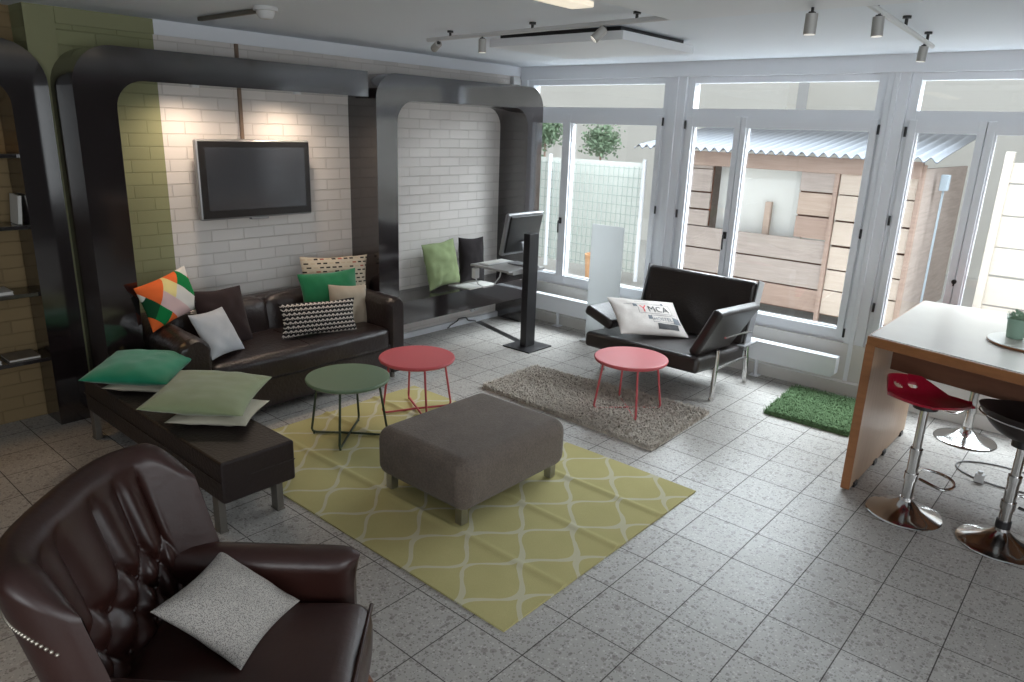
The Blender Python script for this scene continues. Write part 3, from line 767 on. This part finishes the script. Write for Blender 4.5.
CU = 'scatter cushions on the sofa'
pillow('scatter_cushion', geo, .41, .30, .13, 'patchwork cushion of orange, green and white on the sofa corner', (-4.64, 1.985, .81), (-.30, .93, .20), (-.15, -.14, .97), seed=1, group=CU)
pillow('scatter_cushion', brown_cloth, .41, .42, .11, 'plain dark brown square cushion leaning on the left sofa back', (-4.63, 2.335, .62), (-.2, .97, -.06), (-.34, 0, .94), seed=2, group=CU)
pillow('scatter_cushion', grey_cloth, .33, .32, .10, 'small pale grey cushion in front of the dark brown cushion', (-4.41, 2.175, .590), (-.42, .90, -.05), (-.48, -.2, .85), seed=3, group=CU)
pillow('scatter_cushion', dash, .60, .40, .12, 'cream cushion with dark dashes, hindmost at the right sofa end', (-4.80, 3.385, .715), (.12, .99, -.05), (-.10, .04, .99), seed=4, group=CU)
pillow('scatter_cushion', green_velvet, .47, .40, .13, 'emerald green velvet cushion in front of the dashed cushion', (-4.64, 3.225, .635), (.25, .96, .03), (-.3, -.1, .95), seed=5, group=CU)
pillow('scatter_cushion', beige_cloth, .37, .34, .12, 'plain beige cushion at the right sofa armrest', (-4.53, 3.31, .565), (-.05, .99, -.13), (-.22, .1, .97), seed=6, group=CU)
pillow('scatter_cushion', bw, .60, .25, .12, 'oblong black and white patterned cushion leaning on the emerald one', (-4.40, 2.95, .560), (.14, .99, -.05), (-.22, .06, .97), seed=7, group=CU)
CB = 'cushions on the long leather bench'
pillow('scatter_cushion', cream_cloth, .40, .36, .07, 'cream cushion lying under the teal cushion on the leather bench', (-4.22, 1.66, .437), (.8, .6, 0), (-.6, .8, 0), seed=8, group=CB)
pillow('scatter_cushion', cream_cloth, .42, .36, .07, 'cream cushion lying under the pale green cushion on the leather bench', (-3.50, 1.70, .437), (.76, .64, 0), (-.64, .76, 0), seed=9, group=CB)
pillow('scatter_cushion', teal_velvet, .49, .46, .13, 'teal green velvet cushion lying on the leather bench', (-4.268, 1.625, .515), (.72, .69, -.03), (-.69, .72, .066), seed=10, group=CB)
pillow('scatter_cushion', lime_velvet, .52, .60, .13, 'pale green velvet cushion lying on the near half of the leather bench', (-3.611, 1.708, .515), (.70, .70, -.06), (-.70, .70, 0), seed=11, group=CB)
CN = 'cushions on the black window bench'
pillow('scatter_cushion', lime_cloth, .44, .43, .13, 'lime green cushion leaning on the brick wall above the bench', (-4.85, 4.61, .70), (-.08, .99, .05), (-.2, -.07, .98), seed=12, group=CN, wr=.016)
pillow('scatter_cushion', black_cloth, .35, .44, .12, 'black cushion standing beside the lime green cushion', (-4.84, 5.0, .70), (-.01, .99, -.06), (-.12, .06, .99), seed=13, group=CN)

# ------------------------------------------------------------------ bench things, computer post
mg = thing('magazine', 'white open magazine lying on the black window bench', 'magazine', (-4.76, 4.93, .471), .05)
B().box(-.14, .14, -.19, .19, 0, .006, .002).done('pages', paper, mg)
B().box(-.135, .135, -.185, -.004, .006, .011, .002).box(-.135, .135, .004, .185, .006, .012, .002).done('sheets', paper, mg)

cp = thing('computer_post', 'black steel computer post on a square floor plate', 'stand', (-4.06, 4.955, 0))
B().box(-.16, .16, -.165, .165, 0, .012, .003).done('floor_plate', black_metal, cp)
B().box(-.035, .035, -.065, .065, .012, 1.05, .004).done('post', black_metal, cp)
B().box(-.50, -.03, -.26, .17, .715, .735, .004).box(-.10, -.03, -.20, .25, .69, .716, .004).done('tray', M('tray_laminate', S(150, 148, 146), .4, vary=.04), cp)
mo = thing('computer_monitor', 'silver all-in-one computer seen from behind on the post tray', 'computer', (-4.24, 5.03, .736))
tl = Matrix.Translation((0, 0, .30)) @ Matrix.Rotation(radians(12), 4, 'Y')
B().box(-.02, .02, -.245, .245, -.20, .185, .012, 4, M_=tl).done('casing', silver, mo)
B().box(.018, .034, -.222, .222, -.175, .165, .012, 3, M_=tl).done('rear_shell', black_plastic, mo)
B().box(-.023, -.018, -.225, .225, -.10, .168, M_=tl).done('screen', glass_dark, mo)
st = B(); st.slab([(.045, -.045, .22), (.045, .045, .22), (.10, .045, .012), (.10, -.045, .012)], .008, .003); st.box(-.10, .105, -.07, .07, 0, .012, .004); st.done('stand', silver, mo)
kb = thing('keyboard', 'white keyboard on the tray of the computer post', 'keyboard', (-4.44, 4.90, .736), .04)
B().box(-.06, .06, -.16, .16, 0, .012, .004).done('case', white_plastic, kb)
ks = B()
for i in range(5):
    for j in range(14): ks.box(-.05+i*.0205, -.034+i*.0205, -.152+j*.0218, -.134+j*.0218, .011, .016, .002)
ks.done('keys', paper, kb)
tag(B().tube([(-4.52, 4.73, .72), (-4.51, 4.71, .62), (-4.50, 4.74, .55), (-4.48, 4.80, .51), (-4.42, 4.86, .53), (-4.36, 4.88, .62), (-4.34, 4.88, .70)], .006, 8).box(-4.55, -4.50, 4.70, 4.76, .60, .70, .01).done('charging_cable', white_plastic), 'white cable with plug dangling below the computer tray', 'cable')
tag(B().slab([(-4.98, 5.22, .002), (-4.98, 5.30, .002), (-4.20, 5.06, .002), (-4.20, 4.98, .002)], .012, .003).done('cable_cover', black_plastic), 'flat black cable cover across the floor to the computer post', 'cable cover')
frost = bpy.data.materials.new('frosted_acrylic'); frost.use_nodes = True
g = NT(frost); frost.node_tree.nodes.clear()
o_ = g.n('ShaderNodeOutputMaterial'); df = g.n('ShaderNodeBsdfDiffuse'); tl_ = g.n('ShaderNodeBsdfTranslucent'); mx = g.n('ShaderNodeMixShader'); mx.inputs[0].default_value = .6
df.inputs[0].default_value = (.75, .76, .76, 1); tl_.inputs[0].default_value = (.62, .63, .63, 1)
g.put(mx.inputs[1], df.outputs[0]); g.put(mx.inputs[2], tl_.outputs[0]); g.put(o_.inputs[0], mx.outputs[0])
fs = thing('display_panel', 'upright white translucent panel before the corner window, left of the two-seater', 'panel', (-3.65, 5.55, 0))
B().box(-.175, .175, -.004, .004, .02, 1.12, .001).done('sheet', frost, fs)
B().box(-.18, .18, -.09, .09, 0, .02, .004).done('foot', white_plastic, fs)

# ------------------------------------------------------------------ black two-seater with chrome legs
ls = thing('two_seat_sofa', 'small black leather two-seater on chrome legs by the window', 'sofa', (-2.69, 5.05, 0))
def soft_slab(name, mat, parent, quad, th, r=.03):
    return B().slab(quad, th, r, 5).done(name, mat, parent, angle=60)
soft_slab('seat', seat_leather, ls, [(-.50, -.44, .275), (.50, -.44, .275), (.50, .38, .21), (-.50, .38, .21)], .125, .035)
soft_slab('backrest', seat_leather, ls, [(-.49, .36, .28), (.49, .36, .28), (.49, .48, .84), (-.49, .48, .84)], -.10, .035)
B().slab([(.492, .345, .30), (.506, .345, .30), (.506, .50, .845), (.492, .50, .845)], -.11, .004).done('back_trim', silver, ls)
B().slab([(-.506, .345, .30), (-.492, .345, .30), (-.492, .50, .845), (-.506, .50, .845)], -.11, .004).done('back_trim', silver, ls)
soft_slab('armrest', seat_leather, ls, [(.44, -.36, .37), (.45, .20, .35), (.66, .22, .71), (.61, -.36, .73)], -.08, .028)
soft_slab('armrest', seat_leather, ls, [(-.34, -.33, .41), (-.34, .14, .40), (-.60, .14, .49), (-.60, -.33, .51)], .085, .03)
for s in (-1, 1):
    xx = s*.50
    B().tube([(xx, -.14, 0), (xx, -.13, .20), (xx, -.12, .395)], .019, 14).cyl((xx, -.14, 0), (xx, -.14, .01), .023, n=14).done('leg', chrome, ls)
    B().tube([(xx, .46, 0), (xx, .44, .20), (xx, .42, .34)], .019, 14).done('leg', chrome, ls)
    B().tube([(xx, -.12, .25), (xx, .44, .23)], .012, 10).done('side_rail', chrome, ls)
B().tube([(.625, -.30, .555), (.635, -.05, .545), (.645, .10, .53)], .008, 8).done('arm_bar', chrome, ls)
B().box(.46, .53, .30, .56, .33, .345, .004).done('rear_bracket', silver, ls)
B().tube([(-.5, -.12, .25), (.5, -.12, .25)], .012, 10).done('cross_bar', chrome, ls)

YC, YX, YY = Vector((-2.835, 4.98, .515)), Vector((.45, .88, -.13)), Vector((-.71, .39, .58))
wdt, hgt = .64, .38
yc, ypt = pillow('lettered_cushion', ymca_cloth, wdt, hgt, .10, 'natural canvas cushion with printed lettering on the black two-seater', YC, YX, YY, seed=20, pinch=.05)
ink = M('black_ink', S(48, 46, 48), .8, vary=.05); ink_red = M('red_ink', S(206, 62, 66), .8, vary=.05); ink_grey = M('grey_ink', S(96, 100, 106), .8, vary=.05)
ink_white = M('white_ink', S(206, 202, 198), .8, vary=.03)
def on_pillow(x, y, lift=.0012):
    u, v = max(-.98, min(.98, x/(wdt/2))), max(-.98, min(.98, y/(hgt/2)))
    for _ in range(6):
        p = ypt(u, v, 1); u += (x-p[0])/(wdt/2)*.9; v += (y-p[1])/(hgt/2)*.9
    p = ypt(u, v, 1); return Vector((x, y, p[2]+lift))
def print_rect(b, x0, x1, y0, y1, lift=.0012):
    nx_, ny_ = max(2, int((x1-x0)/.008)+2), max(2, int((y1-y0)/.008)+2)
    b.grid(lambda i, j: on_pillow(x0+(x1-x0)*i, y0+(y1-y0)*j, lift), nx_, ny_)
def print_frame(b, x0, x1, y0, y1, w=.003):
    print_rect(b, x0, x1, y0, y0+w); print_rect(b, x0, x1, y1-w, y1); print_rect(b, x0, x0+w, y0, y1); print_rect(b, x1-w, x1, y0, y1)
def print_text(txt, x, y, size, mat, name):
    cu = bpy.data.curves.new('t', 'FONT'); cu.body = txt; cu.size = size; cu.resolution_u = 3
    o_ = bpy.data.objects.new('t', cu); COL.objects.link(o_)
    dg = bpy.context.evaluated_depsgraph_get(); me = bpy.data.meshes.new_from_object(o_.evaluated_get(dg))
    bpy.data.objects.remove(o_)
    t_ = bmesh.new(); t_.from_mesh(me); bmesh.ops.triangulate(t_, faces=list(t_.faces))
    bmesh.ops.subdivide_edges(t_, edges=[e for e in t_.edges if e.calc_length() > .012], cuts=2)
    for v in t_.verts: v.co = on_pillow(x+v.co.x, y+v.co.y, .0022)
    b = B(); b.merge(t_); return b.done(name, mat, yc, flat=True, recalc=False)
b = B(); print_frame(b, -.10, .215, .0, .105); print_frame(b, .0, .20, -.085, -.012); print_rect(b, -.21, -.10, .102, .105); print_rect(b, -.10, .04, .135, .138); print_rect(b, .21, .24, .0, .003)
b.done('printed_lines', ink, yc, flat=True)
for q_ in ((-.135, -.10, .07, .105), (-.035, .0, -.055, -.018), (.20, .27, -.09, -.025), (.14, .165, .105, .13)):
    b = B(); print_rect(b, *q_); b.done('printed_square', ink_grey, yc, flat=True)
b = B(); print_rect(b, .03, .235, -.145, -.095); b.done('printed_bar', ink, yc, flat=True)
print_text('Y', -.082, .014, .105, ink_red, 'red_letter')
print_text('MCA', -.012, .018, .092, ink, 'printed_letters')
print_text('HOSTEL', .008, -.068, .050, ink_grey, 'printed_letters')

# ------------------------------------------------------------------ tufted armchair
AL = radians(43.8)
ac = thing('tufted_armchair', 'dark oxblood leather wing armchair with tufted back in the foreground', 'armchair', (-1.744, .804, 0), AL)
cushion_part('base', arm_leather, ac, -.36, .33, -.34, .34, .09, .32, .05)
cushion_part('seat_cushion', arm_leather, ac, -.26, .385, -.245, .255, .27, .45, .05, puff=.02, n=14)
B().tube([(.385, -.24, .425), (.388, 0, .437), (.385, .25, .425)], .007, 8).done('piping', arm_leather, ac)
def chair_arm(s):
    b = B(); n, mm = 24, 24
    def sec(u, v):
        x = -.30+.62*u; yc_ = s*(.305+.02*u); w = .062
        top = .615-.03*u; base = .10
        e = 1.0 if u < .86 else sqrt(max(0, 1-((u-.86)/.14)**2))*.6+.4
        flare = .025
        if v < .3: return (x, yc_-s*w*e*.8, base+(top-w-base)*v/.3)
        if v > .7: return (x, yc_+s*w*e, base+(top-w-base)*(1-v)/.3)
        a = (v-.3)/.4*pi
        return (x+(.02 if u > .9 else 0)*sin(a), yc_-s*cos(a)*(w+flare*sin(a)*.4)*e, top-w+sin(a)*w*(.5+.5*e))
    b.grid(sec, n, mm)
    b.add([sec(1, j/(mm-1)) for j in range(mm)], [tuple(range(mm))]); b.add([sec(0, j/(mm-1)) for j in range(mm)], [tuple(range(mm))])
    return b.done('armrest', arm_leather, ac, weld=.0004, angle=50)
chair_arm(1); chair_arm(-1)
def sp_pow(a, p): return math.copysign(abs(a)**p, a)
NU, TH = 121, .095
sec_in, sec_roll, sec_out = 44, 12, 10
def back_pt(u, j):
    ph = (u*2-1)*pi/2
    zt = .955-.09*max(0, (abs(u*2-1)-.72)/.28)**2.2
    def plan(off):
        a, c_ = .165+off, .30+off
        return Vector((-.06-a*sp_pow(cos(ph), .70), c_*sp_pow(sin(ph), .74), 0))
    sarc = ph/(pi/2)*.52
    ends = abs(u*2-1); th = TH
    if ends > .70: th = TH*max(.04, sqrt(max(0, 1-((ends-.70)/.30)**2)))
    mid = TH/2
    def d_tuft(z):
        P, Q, z0 = .118, .15, .67
        fade = max(0, 1-(ends/.66)**6)
        k = max(0, min(1, (z-z0+.03)/.06)); k = k*k*(3-2*k)
        a = sarc/P; c_ = (z-z0)/Q
        dm = (abs(cos(pi*(a+c_)))*abs(cos(pi*(a-c_))))**.5 if True else 0
        ch = abs(cos(pi*a))**.55
        puff = dm*(1-k)+ch*k*(1-.35*max(0, (z-z0)/.2))
        topf = max(0, min(1, (zt-.03-z)/.07)); low = max(0, min(1, (z-.40)/.06))
        return (puff-.75)*.042*fade*topf*low
    if j <= sec_in:
        f_ = j/sec_in; z = .38+(zt-TH*.5-.38)*f_; off = mid-th/2-d_tuft(z)
    elif j <= sec_in+sec_roll:
        a = (j-sec_in)/sec_roll*pi; z = zt-TH*.5+sin(a)*TH*.5*(th/TH*.6+.4); off = mid-cos(a)*th/2
    else:
        f_ = (j-sec_in-sec_roll)/sec_out; z = zt-TH*.5-(zt-TH*.5-.10)*f_; off = mid+th/2-.02*f_
    p = plan(off); p.z = z
    p.x -= max(0, z-.35)*.25
    # the wing fronts run back a little towards the top and bulge
    return p
b = B(); NJ = sec_in+sec_roll+sec_out+1
b.grid(lambda u, v: back_pt(u, round(v*(NJ-1))), NU, NJ)
bk = b.done('backrest', arm_leather, ac, weld=.0003, angle=75)
# buttons in the tufts
bt_ = []
for row in range(4):
    z = .67-row*.075
    for k in range(-3, 4):
        s_ = (k+.5+(0 if row % 2 == 0 else .5))*.118
        if abs(s_) > .28: continue
        u = (s_/.52+1)/2; jj = round((z-.38)/(.94-TH*.5-.38)*sec_in)
        if jj < 2 or jj > sec_in-2: continue
        p = back_pt(u, jj); bb = B(); bmesh.ops.create_uvsphere(bb.b, u_segments=12, v_segments=8, radius=.011, matrix=Matrix.Translation(p)); bb.done('button', arm_leather, bk)
# nail heads on the outside of the near wing
nails = B()
for i in range(24):
    u = .05+.20*i/23
    j0 = sec_in+sec_roll+1; p = back_pt(u, j0); p2 = back_pt(u, j0+1); f_ = .0+.5*(1-i/23)**2
    bmesh.ops.create_uvsphere(nails.b, u_segments=8, v_segments=6, radius=.0055, matrix=Matrix.Translation(p.lerp(p2, f_)))
nails.done('nail_heads', M('brass_nails', (.55, .5, .42), .35, metal=1, vary=.1), bk)
for x in (-.34, .31):
    for y in (-.32, .32):
        B().cyl((x, y, .11), (x*1.16, y*1.12, 0), .03, .017, 14).done('leg', oak_dark, ac)
pillow('scatter_cushion', speck, .305, .335, .11, 'white speckled cushion on the tufted leather armchair', (-1.82, .865, .535), (.79, .42, -.44), (-.50, .84, -.02), seed=30, pinch=.10)

# ------------------------------------------------------------------ tall table
tt = thing('tall_table', 'tall oak table with pale top by the glazed doors', 'table', (-.98, 4.13, 0))
sk = -.235                                   # the front edge runs slightly skew
top = [(-.01, -.01), (1.95, -.01+1.95*sk), (1.95, 1.30), (-.01, 1.24)]
B().prism(top, 2, .874, .926, .002).done('edge_band', oak_edge, tt)
ins = [(.0, .0), (1.945, 1.945*sk+.004), (1.945, 1.295), (.0, 1.235)]
B().prism(ins, 2, .9255, .931, .001).done('tabletop', table_top, tt)
B().prism([(.05, .36), (1.85, .36+1.8*sk), (1.85, .40+1.8*sk), (.05, .40)], 2, .665, .875, .002).done('apron', oak_dark, tt)
B().prism([(.05, 1.12), (1.85, 1.12), (1.85, 1.15), (.05, 1.15)], 2, .70, .875, .002).done('apron', oak_dark, tt)
B().box(-.012, .034, .0, 1.22, .012, .875, .002).done('leg_panel', oak_panel, tt)
B().box(-.013, .035, -.006, .004, .010, .876, .001).done('panel_edge', oak_edge, tt)
B().box(1.86, 1.905, -.38, 1.22, .012, .875, .002).done('leg_panel', oak_panel, tt)
for y in (.10, .50, .70, 1.12): B().box(.020, .044, y-.03, y+.03, 0, .03, .003).done('foot', black_plastic, tt)
for y in (-.3, 1.12): B().box(1.87, 1.90, y-.03, y+.03, 0, .03, .003).done('foot', black_plastic, tt)

pl = thing('serving_board', 'round grey board under the potted plant on the tall table', 'board', (-.30, 4.575, .931))
B().lathe([(0, 0), (.195, 0), (.205, .008), (.205, .016), (.195, .02), (0, .02)], n=48).done('board', M('board_grey', S(176, 172, 162), .35, vary=.06), pl)
B().lathe([(.196, -.0), (.207, .006), (.207, .012), (.203, .014)], n=48).done('rim', oak_edge, pl)
pp = thing('potted_plant', 'small pale plant in a mint green pot on the tall table', 'plant', (-.385, 4.60, .951))
B().lathe([(0, 0), (.038, 0), (.041, .004), (.05, .098), (.053, .10), (.053, .106), (.046, .106), (.044, .085), (0, .085)], n=32).done('pot', mint, pp)
rnd = random.Random(12); lv = B()
for i in range(130):
    a = rnd.uniform(0, 2*pi); el = rnd.uniform(.1, 1.3); d = Vector((cos(a)*cos(el), sin(a)*cos(el), sin(el)))
    c0 = Vector((0, 0, .085))+d*rnd.uniform(.02, .066); c0.z = .085+(c0.z-.085)*.9
    e = d.cross(Vector((0, 0, 1))).normalized(); L = rnd.uniform(.014, .024)
    lv.add([c0, c0+d*L*.5+e*L*.45, c0+d*L+Vector((0, 0, .004)), c0+d*L*.5-e*L*.45], [(0, 1, 2, 3)])
lv.done('foliage', leaf_pale, pp, flat=True, recalc=False)

# ------------------------------------------------------------------ bar stools
def stool_base(r, col_top):
    B().lathe([(0, .0), (.185, 0), (.19, .006), (.183, .014), (.14, .026), (.085, .046), (.05, .072), (.036, .085), (.034, .10), (0, .10)], n=48).done('base', chrome, r)
    B().cyl((0, 0, .09), (0, 0, .36), .028, n=24).done('column', chrome, r)
    B().cyl((0, 0, .34), (0, 0, col_top), .022, n=24).cyl((0, 0, .355), (0, 0, .385), .031, n=24).done('gas_lift', chrome, r)
    ring = [(.03, -.03, .225)]+[(.10+.11*sin(a), -.12*cos(a), .215) for a in [pi*k/14 for k in range(15)]]+[(.03, .03, .225)]
    B().tube(ring, .008, 10).cyl((0, 0, .205), (0, 0, .245), .034, n=24).done('footrest', chrome, r)
def tractor_seat(r, mat, z, holes=True):
    # plan outline: broad at the raised back (-x), narrow lip in front (+x)
    nu, nv = 110, 46
    def hw(x):
        k = (x+.20)/.42
        return .165*sqrt(max(0, 1-((k-.36)/.37)**2)) if k < .36 else max(.028, .165*(1-((k-.36)/.66)**1.5)+.01)
    b = B(); rows = []
    for i in range(nu+1):
        f_ = i/nu; x = -.198+.425*f_; w = hw(x) if 0 < i < nu else .02
        zc = z+.022*max(0, (-x+.0)/.2)**1.6-.012*max(0, x/.2)
        rows.append([(x, w*(2*j/nv-1), zc+(.075 if 2*j > nv else .015)*abs(2*j/nv-1)**2.2*max(.15, min(1, (.16-x)/.14))) for j in range(nv+1)])
    def hole(x, y): return holes and any(((x-cx)/.026)**2+((y-cy)/.020)**2 < 1 for cx, cy in ((-.115, .098), (-.035, .116)))
    top = [[b.b.verts.new(p) for p in R] for R in rows]; bot = [[b.b.verts.new((p[0], p[1]*.97, p[2]-.014)) for p in R] for R in rows]
    N, Mv = nu, nv
    cut = set()
    for i in range(N):
        for j in range(Mv):
            cx = (rows[i][j][0]+rows[i+1][j+1][0])/2; cy = (rows[i][j][1]+rows[i+1][j+1][1])/2
            if hole(cx, cy): cut.add((i, j)); continue
            b.b.faces.new((top[i][j], top[i+1][j], top[i+1][j+1], top[i][j+1])); b.b.faces.new((bot[i][j], bot[i][j+1], bot[i+1][j+1], bot[i+1][j]))
    for (i, j) in cut:
        for (di, dj, a, c_) in ((-1, 0, (i, j), (i, j+1)), (1, 0, (i+1, j), (i+1, j+1)), (0, -1, (i, j), (i+1, j)), (0, 1, (i, j+1), (i+1, j+1))):
            if (i+di, j+dj) not in cut: b.b.faces.new((top[a[0]][a[1]], top[c_[0]][c_[1]], bot[c_[0]][c_[1]], bot[a[0]][a[1]]))
    rim = [(i, 0) for i in range(N+1)]+[(N, j) for j in range(1, Mv+1)]+[(i, Mv) for i in range(N-1, -1, -1)]+[(0, j) for j in range(Mv-1, 0, -1)]
    for k in range(len(rim)):
        a, c_ = rim[k], rim[(k+1) % len(rim)]
        b.b.faces.new((top[a[0]][a[1]], bot[a[0]][a[1]], bot[c_[0]][c_[1]], top[c_[0]][c_[1]]))
    b.done('seat', mat, r, angle=60)
    B().cyl((0, 0, z-.05), (0, 0, z-.005), .06, n=24).tube([(.02, .02, z-.04), (.07, .10, z-.05), (.09, .14, z-.085)], .006, 8).done('seat_mount', black_metal, r)
ANG = math.atan2(.55, .84)
s1 = thing('bar_stool', 'bar stool with red two-holed plastic seat in front of the tall table', 'bar stool', (-.645, 4.08, 0), ANG, 'bar stools at the tall table')
stool_base(s1, .62); tractor_seat(s1, red_plastic, .665)
s3 = thing('bar_stool', 'chrome bar stool behind the tall table, mostly hidden by its top', 'bar stool', (-.60, 5.49, 0), ANG+pi*.9, 'bar stools at the tall table')
stool_base(s3, .62); tractor_seat(s3, red_plastic, .665)
s2 = thing('bar_stool', 'bar stool with rounded black bucket seat at the right edge of the photo', 'bar stool', (-.205, 4.08, 0), ANG+.2, 'bar stools at the tall table')
stool_base(s2, .58)
def bowl(u, v):
    a = u*2*pi; k = v
    if k < .5: f_ = k/.5; r_ = .21*f_; z = .60+.10*f_**2.4+.03*max(0, -cos(a))*f_**3
    else: f_ = (1-k)/.5; r_ = .222*f_; z = .575+.128*f_**2.6+.03*max(0, -cos(a))*f_**3
    return (r_*cos(a)*1.0, r_*sin(a)*.95, z)
b = B(); b.grid(bowl, 48, 25, closed_u=True); b.done('seat', M('black_seat_vinyl', S(36, 28, 27), .4, vary=.1), s2, weld=.0005, angle=70)
B().tube([(.213*cos(a), .203*sin(a), .672+.026*max(0, -cos(a))) for a in [2*pi*k/48 for k in range(48)]], .004, 6, closed=True).done('seat_trim', chrome, s2)
B().cyl((0, 0, .54), (0, 0, .59), .05, n=24).done('seat_mount', black_metal, s2)
B().cyl((0, 0, .10), (0, 0, .14), .034, n=20).done('collar', black_metal, s2)

# cable and adapter on the floor under the table
tag(B().tube([(-.30+.26*cos(a), 5.0+.17*sin(a), .006) for a in [2*pi*k/40+.3 for k in range(37)]], .005, 8).done('floor_cable', M('grey_cable', S(110, 108, 106), .5, vary=.05)), 'looped grey cable on the tiles under the tall table', 'cable')
tag(B().box(-.435, -.385, 4.80, 4.85, .001, .055, .008).cyl((-.41, 4.825, .05), (-.41, 4.825, .07), .014, n=14).done('power_adapter', white_plastic), 'white power adapter on the tiles under the tall table', 'adapter')
